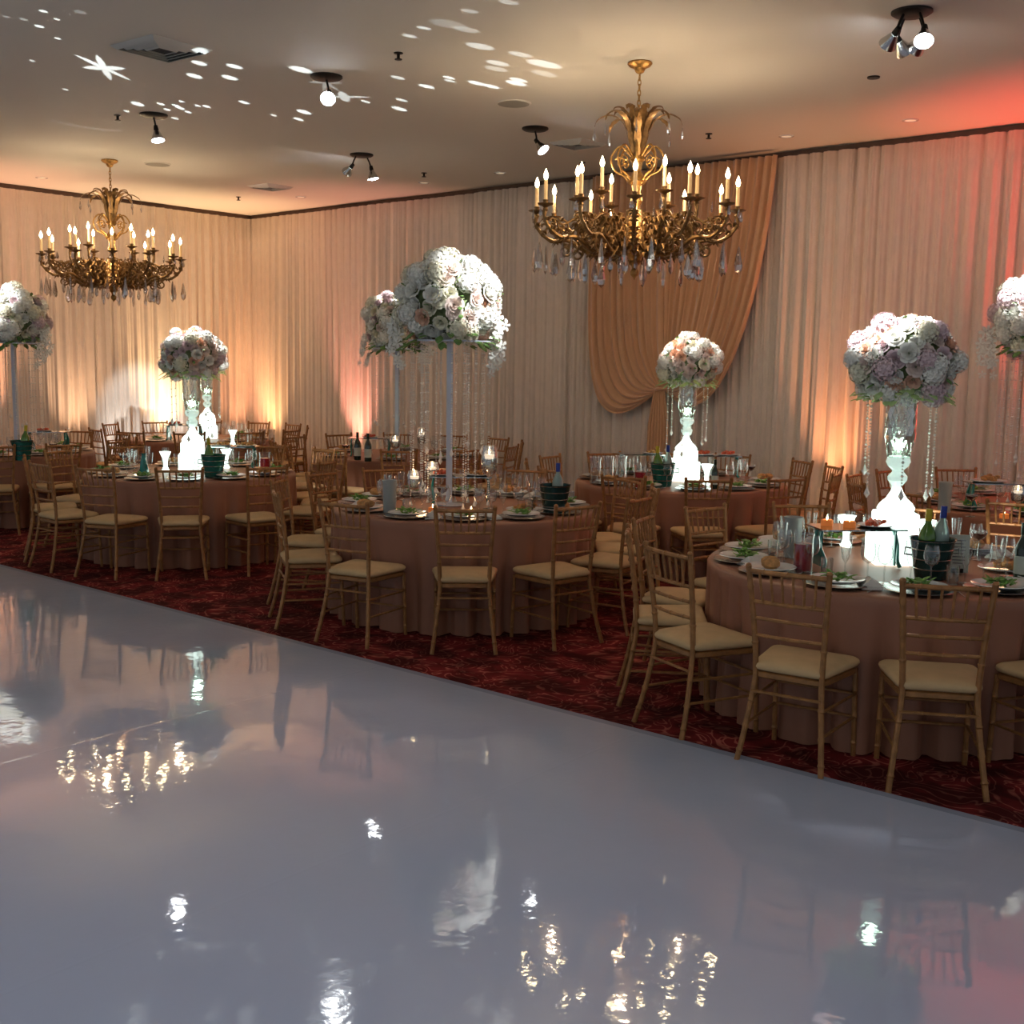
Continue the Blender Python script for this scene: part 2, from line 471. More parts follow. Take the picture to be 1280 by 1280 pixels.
# pleated ivory drapes
def pleats(seed, w, z0, z1, gather=None):
    r = random.Random(seed)
    nx = int(w / 0.0095); nz = 12
    ph = [r.uniform(0, 6.28) for _ in range(6)]
    mb = MB(); vs = []
    for i in range(nz + 1):
        z = z0 + (z1 - z0) * i / nz; tz = i / nz
        for j in range(nx + 1):
            t = j / nx; x = t * w
            q = x * 2 * pi / 0.15 + 1.6 * sin(x * 3.1 + ph[0]) + 0.8 * sin(x * 7.7 + ph[5]) + 0.25 * sin(tz * 4 + x * 2 + ph[3])
            a = 0.048 * (0.8 + 0.35 * sin(x * 4.3 + ph[1]))
            y = -a * (1.5 * abs(sin(q / 2)) ** 0.7 - 0.8 + 0.22 * abs(sin(1.37 * q + ph[2]))) + 0.006 * sin(q * 3.1 + ph[4])
            y *= 0.8 + 0.3 * (1 - tz)
            y += 0.02 * (1 - tz) * sin(x * 1.7 + ph[5])
            vs.append((x + 0.006 * sin(q * 0.5 + 3 * tz), y, z))
    W = nx + 1
    fs = [(i * W + j, i * W + j + 1, (i + 1) * W + j + 1, (i + 1) * W + j) for i in range(nz) for j in range(nx)]
    mb.add(vs, fs)
    return mb


def drape_panel(wall, s0, s1, label, seed):
    s0 -= 0.03; s1 += 0.03; off = 0.12 + 0.03 * (seed % 2)
    mb = pleats(seed, s1 - s0, 0.012, HC - 0.06)
    o = mb.build('ivory_drape_panel', M['drape'], None, smooth=True, sharp=180)
    md = o.modifiers.new('thickness', 'SOLIDIFY'); md.thickness = 0.004
    if wall == 'A':
        o.location = RM(s0, off); o.rotation_euler = (0, 0, AU)
    else:
        o.location = RM(off, s0); o.rotation_euler = (0, 0, AU - pi / 2)
    tag(o, label, 'curtain', 'ivory pleated drapes on the ' + ('long wall' if wall == 'A' else 'left wall'))
    return o


for k, (a, b_, t) in enumerate([
    (0.13, 2.28, 'pleated ivory drape panel on the long wall, next to the room corner'),
    (2.30, 3.52, 'narrow pleated ivory drape panel lit pink, second from the room corner'),
    (3.53, 5.0, 'pleated ivory drape panel behind the tall middle bouquets'),
    (5.01, 6.5, 'plain pleated ivory drape panel between the tall bouquets and the large chandelier'),
    (6.51, 9.38, 'wide pleated ivory drape panel directly behind the gold swag'),
    (9.40, 10.15, 'narrow pleated ivory drape panel just beyond the gold swag'),
    (10.17, 12.0, 'pleated ivory drape panel behind the nearest flower ball, tinted red'),
    (12.01, 14.5, 'pleated ivory drape panel in red light, past the picture edge'),
]):
    drape_panel('A', a, b_, t, 20 + k)
for k, (a, b_, t) in enumerate([
    (0.15, 1.58, 'peach lit pleated ivory drape panel on the left wall, next to the room corner'),
    (1.59, 2.70, 'pleated ivory drape panel on the left wall above the strongest wash light'),
    (2.71, 4.2, 'pleated ivory drape panel on the left wall, behind the small chandelier'),
    (4.21, 6.5, 'pleated ivory drape panel on the left wall, at the picture edge'),
]):
    drape_panel('B', a, b_, t, 40 + k)


# ------------------------------------------------------------------ gold swag, gathered at a tie
def wall_u(x, z_or_y):
    """distance along the long wall (0.25 m in front of it) and height for a photo pixel"""
    y = z_or_y
    u = (x - 640) / 1435.; v = (640 - y) / 1435.
    r = Rt * u + Up * v + Fw
    o_ = Vector((0, 0, CAM_H)) - (CO + VV * 0.27)
    t = -o_.dot(VV) / r.dot(VV)
    p = Vector((0, 0, CAM_H)) + r * t
    return (p - CO).dot(UU), p.z


sw = empty('gold_swag_drape', RM(0, 0.27), AU)
tag(sw, 'gold satin swag drape gathered in the middle, hanging in front of the ivory drapes', 'curtain')
uL = wall_u(742, 214)[0]; uR = wall_u(973, 192)[0]
ut, zt = wall_u(829, 486)
zbot = wall_u(795, 512)[1]
mb = MB(); vs = []; NT, NS = 260, 44
for j in range(NT + 1):
    t = j / NT
    side = abs(t - 0.42) / (0.42 if t < 0.42 else 0.58)      # 0 centre, 1 outer edge
    x0 = uL + (uR - uL) * t
    sgn = -1 if t < 0.42 else 1
    drop = (1.10 if sgn < 0 else 0.80) * side ** 1.6
    P0 = Vector((x0, 0, HC - 0.06))
    P1 = Vector((x0 + (0.00 if sgn < 0 else -0.10) * side, 0, zt + 1.0 - 0.75 * side - (0.25 * side if sgn < 0 else 0)))
    P2 = Vector((ut + sgn * (0.05 + (0.95 if sgn < 0 else 0.60) * side), 0, zt + 0.5 * (1 - side) - drop * 0.72))
    P3 = Vector((ut + sgn * 0.05 * side, 0, zt - 0.02 * side))
    for i in range(NS + 1):
        s_ = i / NS
        p = P0 * (1 - s_) ** 3 + P1 * 3 * s_ * (1 - s_) ** 2 + P2 * 3 * s_ ** 2 * (1 - s_) + P3 * s_ ** 3
        q = t * 2 * pi * 26
        amp = 0.032 * (1 - 0.55 * s_)
        y = amp * (sin(q) + 0.4 * sin(1.7 * q + 1)) - 0.10 * sin(pi * s_) * (0.3 + 0.7 * side)
        vs.append((p.x, y - 0.02, p.z))
W = NS + 1
mb.add(vs, [(j * W + i, j * W + i + 1, (j + 1) * W + i + 1, (j + 1) * W + i) for j in range(NT) for i in range(NS)])
o = mb.build('swag', M['gold_drape'], sw, sharp=180)
md = o.modifiers.new('thickness', 'SOLIDIFY'); md.thickness = 0.004
mb = MB(); vs = []
for i in range(25):
    s_ = i / 24; z = zt + 0.02 - (zt - 0.02) * s_
    w = 0.07 + 0.075 * min(1, s_ * 3.5)
    for j in range(81):
        t = j / 80; q = t * 2 * pi * 7
        vs.append((ut - 0.04 + (t - 0.5) * 2 * w, 0.018 * sin(q) - 0.02 - 0.02 * s_, z))
mb.add(vs, [(i * 81 + j, i * 81 + j + 1, (i + 1) * 81 + j + 1, (i + 1) * 81 + j) for i in range(24) for j in range(80)])
o = mb.build('tail', M['gold_drape'], sw, sharp=180)
md = o.modifiers.new('thickness', 'SOLIDIFY'); md.thickness = 0.004
mb = MB(); mb.tube([(ut + 0.075 * cos(a), -0.03 + 0.05 * sin(a), zt + 0.01 * cos(a)) for a in [2 * pi * k / 16 for k in range(16)]], 0.018, 8, closed=True)
mb.build('tieback', M['gold_drape'], sw)


# ------------------------------------------------------------------ uplight fixtures
def par_can():
    r = empty('uplight')
    mb = MB(); mb.lathe([(0.055, 0.0), (0.075, 0.01), (0.085, 0.14), (0.09, 0.17), (0.078, 0.17), (0.07, 0.14)], 20, (0, 0, 0.05), cap=True)
    mb.build('housing', M['black_metal'], r)
    mb = MB(); mb.lathe([(0.0001, 0.197), (0.07, 0.197)], 20); mb.build('lens', M['up_lens'], r)
    mb = MB(); mb.tube([(-0.10, 0, 0.14), (-0.10, 0, 0.012), (0.10, 0, 0.012), (0.10, 0, 0.14)], 0.010, 6)
    mb.build('bracket', M['black_metal'], r)
    return r


pc = par_can()
UL_LAB = ['behind the corner table', 'in the room corner, left wall', 'at the left picture edge', 'added to brighten the left wall behind the small chandelier', 'behind the table with dark bottles, pink', 'in the room corner, long wall',
          'orange, behind the nearest table', 'red, by the picture edge', 'red, beyond the last drape']
for (w, s, c, e), t in zip(UPL, UL_LAB):
    p = RM(s, 0.46) if w == 'A' else RM(0.46, s)
    spawn(pc, p, 0, 'small black floor uplight ' + t, 'uplight', 'wash lights along the drapes')


# ------------------------------------------------------------------ ceiling fixtures
def spotlight_fixture(loc, aims, label, rz=0.):
    r = empty('ceiling_spotlight', loc)
    tag(r, label, 'spotlight', 'adjustable spotlights on the ceiling')
    mb = MB(); mb.lathe([(0.13, 0), (0.13, -0.012), (0.11, -0.025), (0.03, -0.03), (0.0001, -0.03)], 24)
    mb.build('canopy', M['black_metal'], r)
    n = len(aims)
    for k, (a, lit, e) in enumerate(aims):
        th = rz + 2 * pi * k / max(n, 1)
        b0 = Vector((0.07 * cos(th), 0.07 * sin(th), -0.03)) if n > 1 else Vector((0, 0, -0.03))
        piv = b0 + Vector((0.05 * cos(th), 0.05 * sin(th), -0.11)) if n > 1 else Vector((0.02, 0, -0.13))
        d = (Vector(a) - (Vector(loc) + piv)).normalized()
        mb = MB()
        mb.tube([b0, b0 * 0.5 + piv * 0.5 + Vector((0, 0, 0.01)), piv], 0.009, 8)
        ar = mb.build('lamp_arm', M['black_metal'], r)
        q = d.to_track_quat('Z', 'Y').to_matrix()
        mb = MB()
        mb.lathe([(0.018, -0.03), (0.022, 0.0), (0.024, 0.02)], 14, piv, mtx=q)
        mb.build('socket', M['black_metal'], r)
        mb = MB(); mb.lathe([(0.024, 0.02), (0.040, 0.06), (0.058, 0.10), (0.060, 0.115)], 18, piv, cap=False, mtx=q)
        bb = mb.build('reflector', M['steel'], r)
        mb = MB(); mb.lathe([(0.0001, 0.126), (0.03, 0.124), (0.059, 0.114)], 18, piv, cap=False, mtx=q)
        mb.build('lamp_face', M['par_face'] if lit else M['par_off_glow'], bb)
        if lit:
            src = Vector(loc) + piv + d * 0.14
            lamp('spot_beam', 'SPOT', src, e, (0.95, 0.98, 1.0), a, 0.03, 9 if lit < 2 else lit, 0.6)
    return r


def ceil(x, y): return at(x, y, HC)


# tables: name -> centre on floor
TB = dict(T1=(2.04, 6.12), T2=(-0.36, 8.46), T3=(1.55, 10.55), T4=(-3.03, 10.78), T5=(-5.75, 12.95), T6=(-4.25, 15.6), T7=(-1.32, 13.2), T8=(4.15, 9.05))
BQ = dict(T1=(2.08, 6.18), T2=(-0.47, 8.5), T3=(1.60, 10.6), T4=(-3.03, 10.85), T5=(-5.62, 13.0), T6=(-4.15, 15.6), T7=(-1.33, 13.2), T8=(4.13, 9.05))
TOPZ = 0.765


def bq(t, z): return Vector((BQ[t][0], BQ[t][1], z))


spotlight_fixture(ceil(192, 143), [(bq('T4', 2.05), 18, 700)], 'single lit ceiling spotlight above the small chandelier')
spotlight_fixture(ceil(452, 193), [(bq('T7', 2.4), 20, 600), (bq('T6', 2.05), 16, 600)], 'twin lamp ceiling spotlight nearest the room corner', 0.6)
spotlight_fixture(ceil(408, 95), [(Vector((-1.2, 4.2, 0)), 34, 60)], 'single very bright ceiling spotlight among the projected light dots')
spotlight_fixture(ceil(669, 160), [(bq('T3', 2.05), 16, 1100)], 'single lit ceiling spotlight beside the large chandelier')
spotlight_fixture(ceil(1140, 14), [(bq('T8', 2.3), 16, 650), (bq('T3', 2.0), 13, 60), (bq('T1', 1.95), 14, 110), (bq('T3', 1.95), 0, 0)], 'four lamp ceiling spotlight at the top of the picture', 2.0)
spotlight_fixture(Vector((0.35, 4.6, HC)), [(bq('T1', 2.1) + Vector((-.12, 0, 0)), 12, 1300)], 'ceiling spotlight over the dance floor edge, aimed at the nearest flower ball')
spotlight_fixture(Vector((1.0, 6.2, HC)), [(bq('T2', 2.3) + Vector((.17, 0, 0)), 17, 760)], 'ceiling spotlight over the carpet, aimed at the largest bouquet')
spotlight_fixture(Vector((-6.4, 9.6, HC)), [(bq('T5', 2.3) + Vector((-.15, 0, 0)), 14, 1200)], 'ceiling spotlight by the left wall, aimed at the left edge bouquet')


def vent(loc, rz, size, label):
    r = empty('ceiling_vent', loc, rz); tag(r, label, 'air vent', 'square ceiling air diffusers')
    for k in range(4):
        s_ = size / 2 * (1 - k * 0.22)
        mb = MB()
        for a in range(4):
            R = Matrix.Rotation(a * pi / 2, 3, 'Z')
            vs = [R @ Vector(p) for p in ((-s_, -s_, -0.004 - 0.004 * k), (s_, -s_, -0.004 - 0.004 * k), (s_ * 0.86, -s_ * 0.86, -0.028), (-s_ * 0.86, -s_ * 0.86, -0.028))]
            vs += [v_ + Vector((0, 0, 0.004)) for v_ in vs]
            mb.add(vs, [(0, 1, 2, 3), (7, 6, 5, 4), (0, 4, 5, 1), (1, 5, 6, 2), (2, 6, 7, 3), (3, 7, 4, 0)])
        mb.build('louvre', M['vent_metal'], r, smooth=False)
    mb = MB(); mb.box((0, 0, -0.002), (size * 0.96, size * 0.96, 0.003)); mb.build('backing', M['vent_dark'], r, smooth=False)
    return r


vent(ceil(202, 60), AU + 0.05, 0.52, 'square louvred air vent above the projected white star')
vent(ceil(338, 233), AU, 0.42, 'small dark air vent nearest the room corner')
vent(ceil(722, 179), AU, 0.42, 'dark air vent beside the large chandelier crown')
sp_labels = ['flush round ceiling speaker between the middle spotlights', 'flush round ceiling speaker behind the small chandelier chain']
for (x, y), t in zip(((642, 129), (197, 205)), sp_labels):
    r = empty('ceiling_speaker', ceil(x, y)); tag(r, t, 'speaker', 'round ceiling speakers')
    mb = MB(); mb.lathe([(0.155, 0), (0.155, -0.006), (0.14, -0.010)], 28, cap=False); mb.build('rim', M['ceiling'], r)
    mb = MB(); mb.lathe([(0.14, -0.009), (0.07, -0.013), (0.0001, -0.014)], 28, cap=False); mb.build('grille', M['speaker_grille'], r)
for (x, y), t in zip(((498, 66), (147, 144), (530, 216), (298, 246), (886, 167), (728, 203)),
                     ('above the middle spotlights', 'beside the single spotlight over the small chandelier', 'over the tall middle bouquet', 'nearest the room corner', 'right of the large chandelier crown', 'left of the large chandelier, near the drapes')):
    mb = MB(); mb.lathe([(0.035, 0), (0.035, -0.006), (0.012, -0.010), (0.012, -0.04), (0.028, -0.045), (0.028, -0.05), (0.0001, -0.052)], 12)
    tag(mb.build('ceiling_sprinkler', M['black_metal'], None, loc=ceil(x, y)), 'tiny dark ceiling sprinkler ' + t, 'sprinkler', 'sprinkler heads')
for (x, y), t in zip(((52, 222), (376, 246), (530, 228), (625, 216), (983, 170), (1138, 150)),
                     ('at the left wall', 'by the room corner', 'over the tall middle bouquet', 'before the plain middle drapes', 'past the gold swag', 'nearest the red glow')):
    r = empty('recessed_downlight', ceil(x, y)); tag(r, 'small recessed ceiling downlight ' + t, 'downlight', 'recessed downlights along the drapes')
    mb = MB(); mb.lathe([(0.075, 0), (0.075, -0.006), (0.055, -0.008), (0.05, -0.002)], 20, cap=False); mb.build('rim', M['white_china'], r)
    mb = MB(); mb.lathe([(0.0001, -0.003), (0.05, -0.003)], 20, cap=False); mb.build('lens', M['ceiling_can'], r)
r = empty('ceiling_cover_plate', ceil(1092, 96)); tag(r, 'small dark round cover plate on the ceiling below the four lamp spotlight', 'cover plate')
mb = MB(); mb.lathe([(0.05, 0), (0.048, -0.012), (0.0001, -0.016)], 20); mb.build('plate', M['black_metal'], r)

# ------------------------------------------------------------------ effect projector: dots, star and streaks thrown on the ceiling
GP = Vector((-3.9, 5.2, 1.25))
gd = bpy.data.lights.new('effect_projector_beam', 'POINT'); gd.energy = 900; gd.color = (0.86, 0.95, 1.0); gd.shadow_soft_size = 0.003
go = bpy.data.objects.new('effect_projector_beam', gd); COL.objects.link(go); go.location = GP
gd.use_nodes = True
nt = gd.node_tree; N, L = nt.nodes, nt.links
em = N['Emission']
tc = N.new('ShaderNodeTexCoord')
dots = [(54, 14, 9, 1), (49, 33, 10, 1), (71, 24, 7, .8), (72, 48, 7, 1), (29, 24, 9, .25), (100, 15, 13, .15), (8, 21, 8, .2), (40, 76, 6, .6), (82, 112, 6, .7), (253, 62, 15, 1), (249, 79, 15, 1),
        (293, 83, 15, 1), (243, 95, 15, 1), (287, 97, 15, 1), (172, 130, 13, 1), (201, 130, 8, 1), (220, 132, 8, 1), (227, 127, 6, 1), (247, 132, 6, 1), (225, 135, 9, 1),
        (209, 137, 7, 1), (235, 140, 7, 1), (258, 133, 8, 1), (305, 128, 10, 1), (158, 139, 6, .8), (219, 148, 7, .8), (376, 87, 20, 1), (380, 140, 13, 1), (373, 149, 9, 1), (342, 144, 6, .8),
        (457, 127, 8, .8), (499, 136, 13, .9), (502, 125, 10, .7), (497, 97, 12, .6), (512, 45, 12, .5), (530, 35, 12, .5), (583, 37, 20, .25), (587, 14, 14, .3), (560, 30, 30, .15),
        (600, 58, 22, .5), (533, 108, 13, .9), (561, 97, 10, .9), (562, 101, 9, .7), (596, 104, 14, .9), (614, 108, 13, .9), (622, 79, 18, .5), (645, 104, 16, .9), (620, 86, 18, .3),
        (680, 80, 26, .6), (650, 68, 18, .4), (648, 100, 14, .8), (680, 92, 20, .25), (636, 3, 16, .3)]
acc = None


def addn(a, b_):
    if a is None: return b_
    n_ = N.new('ShaderNodeMath'); n_.operation = 'ADD'; L.new(a, n_.inputs[0]); L.new(b_, n_.inputs[1]); return n_.outputs[0]


for (x, y, w, st) in dots:
    P = ceil(x, y); d = (P - GP); dist = d.length; d.normalize()
    wm = w / 2 * (at(x + 1, y, HC) - P).length
    cr_ = cos(math.atan(wm * 0.95 / dist))
    dn = N.new('ShaderNodeVectorMath'); dn.operation = 'DOT_PRODUCT'; L.new(tc.outputs['Normal'], dn.inputs[0]); dn.inputs[1].default_value = d
    mr = N.new('ShaderNodeMapRange'); mr.inputs[1].default_value = cr_ - (1 - cr_) * 0.3; mr.inputs[2].default_value = cr_ + (1 - cr_) * 0.3; mr.inputs[4].default_value = st * 1.1 * (dist / 5) ** 2 / max(0.3, d.z)
    L.new(dn.outputs['Value'], mr.inputs[0]); acc = addn(acc, mr.outputs[0])


def dirdot(vec):
    dn = N.new('ShaderNodeVectorMath'); dn.operation = 'DOT_PRODUCT'; L.new(tc.outputs['Normal'], dn.inputs[0]); dn.inputs[1].default_value = vec
    return dn.outputs['Value']


def mth(op, a, b_=None, c_=None, clamp=False):
    n_ = N.new('ShaderNodeMath'); n_.operation = op; n_.use_clamp = clamp
    for i, q in enumerate((a, b_, c_)):
        if q is None: continue
        if isinstance(q, (int, float)): n_.inputs[i].default_value = q
        else: L.new(q, n_.inputs[i])
    return n_.outputs[0]


def star(x, y, w, stren, h_ratio=0.45, pts=5, sharp=2.2):
    """a star gobo: falloff with radius divided by an angular lobe function, on the ceiling plane"""
    global acc
    P = ceil(x, y)
    dz = dirdot(Vector((0, 0, 1)))
    # ceiling hit point of the ray, relative to the star centre
    k = HC - GP.z
    ux = mth('DIVIDE', dirdot(Vector((k, 0, 0))), mth('MAXIMUM', dz, 0.05)); uy = mth('DIVIDE', dirdot(Vector((0, k, 0))), mth('MAXIMUM', dz, 0.05))
    wx = (at(x + w / 2, y, HC) - P); wy = (at(x, y + w / 2 * h_ratio, HC) - P)
    a_ = mth('MULTIPLY', mth('SUBTRACT', ux, P.x - GP.x), 1 / wx.length)
    b2 = mth('MULTIPLY', mth('SUBTRACT', uy, P.y - GP.y), 1 / wy.length)
    rr = mth('SQRT', mth('ADD', mth('MULTIPLY', a_, a_), mth('MULTIPLY', b2, b2)))
    if pts:
        an = mth('ARCTAN2', b2, a_)
        pp = mth('PINGPONG', mth('MULTIPLY_ADD', an, pts / (2 * pi), 40.5), 0.5)
        lobe = mth('POWER', mth('MULTIPLY', pp, 2.0), sharp)
        lim = mth('MULTIPLY_ADD', lobe, 0.68, 0.32)
    else:
        lim = mth('ADD', 1.0, 0.0)
    g = mth('MULTIPLY', mth('SUBTRACT', lim, rr), 7.0, clamp=True)
    vis = mth('GREATER_THAN', dz, 0.05)
    acc = addn(acc, mth('MULTIPLY', mth('MULTIPLY', g, vis), stren))


star(130, 85, 56, 2.0, 0.62, 6, 1.5)
star(407, 103, 46, 0.8, 0.6, 6, 2.0)
star(430, 121, 70, 2.2, 0.2, 4, 2.0)
for i in range(9):
    t = i / 8; x = 66 + 82 * t; y = 150 + 12 * sin(t * pi / 2) + 1
    P = ceil(x, y); d = (P - GP); dist = d.length; d.normalize(); wm = 5.5 * (at(x + 1, y, HC) - P).length
    cr_ = cos(math.atan(wm * 0.55 / dist))
    mr = N.new('ShaderNodeMapRange'); mr.inputs[1].default_value = cr_ - (1 - cr_) * 0.2; mr.inputs[2].default_value = cr_ + (1 - cr_) * 0.2; mr.inputs[4].default_value = 0.8
    L.new(dirdot(d), mr.inputs[0]); acc = addn(acc, mr.outputs[0])
L.new(acc, em.inputs['Strength'])


# ------------------------------------------------------------------ chandelier
def bez(ps, n):
    """smooth curve through the points (Catmull-Rom)"""
    ps = [Vector(p) for p in ps]; out = []
    q = [ps[0] * 2 - ps[1]] + ps + [ps[-1] * 2 - ps[-2]]
    for i in range(1, len(q) - 2):
        for k in range(n):
            t = k / n
            out.append(0.5 * ((2 * q[i]) + (q[i + 1] - q[i - 1]) * t + (2 * q[i - 1] - 5 * q[i] + 4 * q[i + 1] - q[i + 2]) * t * t + (3 * q[i] - q[i - 1] - 3 * q[i + 1] + q[i + 2]) * t ** 3))
    out.append(ps[-1]); return out


def spiral(c, r0, turns, a0, ax, n=14, sgn=1):
    """a scroll in the vertical plane through direction ax"""
    out = []
    for i in range(n + 1):
        t = i / n; r = r0 * (1 - 0.8 * t); a = a0 + sgn * turns * 2 * pi * t
        out.append(Vector(c) + ax * (r * cos(a)) + Vector((0, 0, 1)) * (r * sin(a)))
    return out


def pendant(h_, w):
    mb = MB(); mb.lathe([(0.0001, 0), (w * 0.16, -h_ * 0.12), (w * 0.2, -h_ * 0.2), (w * 0.32, -h_ * 0.4), (w * 0.5, -h_ * 0.68), (w * 0.38, -h_ * 0.88), (0.0001, -h_)], 6, cap=False,
                        mtx=Matrix.Diagonal(Vector((1, 0.5, 1))))
    return mb


def make_chandelier():
    r = empty('chandelier')
    mb = MB(); mb.lathe([(0.09, 0), (0.095, -0.012), (0.08, -0.03), (0.045, -0.045), (0.03, -0.075), (0.012, -0.085), (0.0001, -0.085)], 24)
    mb.build('canopy', M['brass'], r)
    mb = MB(); z = -0.085; k = 0
    while z > -0.56:
        ax = Vector((1, 0, 0)) if k % 2 else Vector((0, 1, 0))
        mb.tube([Vector((0, 0, z - 0.024)) + ax * (0.012 * cos(a)) + Vector((0, 0, 0.027 * sin(a))) for a in [2 * pi * q / 10 for q in range(10)]], 0.004, 5, closed=True)
        z -= 0.038; k += 1
    mb.build('chain', M['brass'], r)
    prof = [(0.008, -0.55), (0.02, -0.57), (0.03, -0.60), (0.018, -0.63), (0.025, -0.67), (0.055, -0.70), (0.06, -0.72), (0.03, -0.75), (0.028, -0.80), (0.05, -0.84), (0.07, -0.87), (0.075, -0.885),
            (0.04, -0.91), (0.03, -0.96), (0.045, -1.0), (0.05, -1.03), (0.03, -1.06), (0.035, -1.12), (0.06, -1.17), (0.085, -1.22), (0.10, -1.28), (0.115, -1.32), (0.12, -1.36), (0.095, -1.41), (0.06, -1.45),
            (0.045, -1.48), (0.05, -1.495), (0.025, -1.52), (0.02, -1.54), (0.034, -1.565), (0.03, -1.59), (0.008, -1.61), (0.0001, -1.63)]
    mb = MB(); mb.lathe(prof, 20, cap=False, wob=lambda q, z_: 1 + 0.06 * sin(10 * q)); mb.build('stem', M['brass'], r)
    # palm-like crown leaves
    for k in range(16):
        a = 2 * pi * k / 16; d = Vector((cos(a), sin(a), 0)); Z = Vector((0, 0, 1)); sd = Vector((-sin(a), cos(a), 0))
        if k % 2: path = [d * 0.03 - Z * 0.80, d * 0.06 - Z * 0.62, d * 0.12 - Z * 0.44, d * 0.22 - Z * 0.385, d * 0.31 - Z * 0.42, d * 0.335 - Z * 0.47]
        else: path = [d * 0.025 - Z * 0.80, d * 0.045 - Z * 0.58, d * 0.075 - Z * 0.42, d * 0.13 - Z * 0.345, d * 0.19 - Z * 0.345, d * 0.21 - Z * 0.38]
        pts = bez(path, 5); mb = MB(); vs = []; nn = len(pts)
        for i, p in enumerate(pts):
            t = i / (nn - 1); w = 0.026 * sin(pi * min(1, t * 0.93 + 0.07)) ** 0.7 * (1 + 0.25 * sin(i * 2.2)) + 0.002
            vs += [p - sd * w, p + Z * 0.008, p + sd * w, p - Z * 0.004]
        mb.add(vs, [(i * 4 + j, i * 4 + (j + 1) % 4, (i + 1) * 4 + (j + 1) % 4, (i + 1) * 4 + j) for i in range(nn - 1) for j in range(4)])
        mb.build('crown_leaf', M['dark_brass'], r, sharp=50)
    # curled scrolls below the crown
    for k in range(8):
        a = 2 * pi * (k + 0.5) / 8; d = Vector((cos(a), sin(a), 0)); Z = Vector((0, 0, 1))
        mb = MB(); mb.tube(bez([d * 0.04 - Z * 0.70, d * 0.13 - Z * 0.62, d * 0.20 - Z * 0.70, d * 0.17 - Z * 0.80, d * 0.10 - Z * 0.84, d * 0.05 - Z * 0.90], 5), 0.008, 6)
        mb.tube(spiral(d * 0.13 - Z * 0.74, 0.045, 1.1, 0.5, d), 0.006, 5)
        mb.build('crown_scroll', M['brass'], r)
    def pend(loc, h_, w):
        o_ = pend.src.copy() if pend.src else None
        if o_ is None:
            o_ = pendant(1.0, 0.5).build('crystal_pendant', M['crystal'], r, sharp=10); pend.src = o_
        else: COL.objects.link(o_)
        o_.parent = r; o_.location = loc; o_.scale = (w * 2, w * 2, h_); o_.rotation_euler = (0, 0, rnd.uniform(0, 3))
    pend.src = None
    for k in range(8):
        a = 2 * pi * (k + 0.5) / 8
        pend((0.335 * cos(a), 0.335 * sin(a), -0.475), 0.11, 0.035)
    # arms with candles
    def arm(a, R_, zc, src):
        if src is None:
            d = Vector((1, 0, 0)); Z = Vector((0, 0, 1))
            A = empty('arm_tmp')
            mb = MB()
            main = bez([d * 0.08 - Z * 1.33, d * 0.18 - Z * 1.43, d * 0.34 * (R_ / .76) - Z * 1.43, d * (R_ * 0.66) - Z * 1.33, d * (R_ * 0.85) - Z * 1.33, d * (R_ * 1.0) + Z * (zc - 0.11), d * R_ + Z * zc], 6)
            mb.tube(main, [0.019 - 0.006 * i / len(main) + 0.004 * (i % 3 == 0) for i in range(len(main))], 7)
            mb.tube(spiral(d * (R_ * 0.55) - Z * 1.29, 0.085, 1.25, -1.2, d, 18), 0.010, 6)
            mb.tube(spiral(d * (R_ * 0.82) - Z * 1.25, 0.055, 1.2, 3.6, d, 16, -1), 0.009, 6)
            mb.tube(spiral(d * (R_ * 0.34) - Z * 1.24, 0.075, 1.2, 1.0, d, 16), 0.009, 6)
            mb.tube(spiral(d * (R_ * 0.70) - Z * 1.40, 0.06, 1.1, 2.4, d, 14), 0.009, 6)
            mb.tube(spiral(d * (R_ * 0.93) - Z * 1.22, 0.045, 1.1, 0.2, d, 14, -1), 0.008, 6)
            mb.tube(bez([d * (R_ * .25) - Z * 1.43, d * (R_ * .42) - Z * 1.20, d * (R_ * .62) - Z * 1.17, d * (R_ * .8) - Z * 1.24, d * (R_ * .9) - Z * 1.20], 5), 0.009, 6)
            for (rr, zz, sz) in ((0.2, -1.34, .06), (0.38, -1.20, .05), (0.52, -1.17, .05), (0.78, -1.36, .045), (0.82, -1.22, .045), (0.97, -1.22, .045), (0.64, -1.42, .05), (0.45, -1.46, .04), (0.3, -1.40, .055), (0.5, -1.38, .05), (0.7, -1.31, .05), (0.9, -1.28, .045), (0.6, -1.22, .04), (0.42, -1.30, .05)):
                for sg in (-1, 1):   # acanthus leaves cast on the arm
                    p = d * (R_ * rr) + Z * zz; q_ = p + Vector((0.02, sg * sz, 0.02)); e2 = q_ + Vector((0.025, sg * 0.01, -0.035))
                    mb.tube([p, (p + q_) / 2 + Z * 0.015, q_, e2], [0.006, 0.018, 0.014, 0.003], 5, flat=0.4)
            o_ = mb.build('arm', M['dark_brass'], r)
            mb = MB(); mb.lathe([(0.012, -0.05), (0.02, -0.03), (0.014, -0.015), (0.03, -0.004), (0.058, 0.006), (0.062, 0.014), (0.05, 0.012), (0.02, 0.006), (0.018, 0.03), (0.022, 0.04), (0.014, 0.042)], 14, cap=False, wob=lambda q, z_: 1 + 0.08 * cos(6 * q))
            c_ = mb.build('candle_cup', M['dark_brass'], o_, loc=(R_, 0, zc))
            mb = MB(); mb.lathe([(0.0135, 0.02), (0.0135, 0.175), (0.010, 0.185)], 12); cd = mb.build('candle_sleeve', M['candle_sleeve'], o_, loc=(R_, 0, zc))
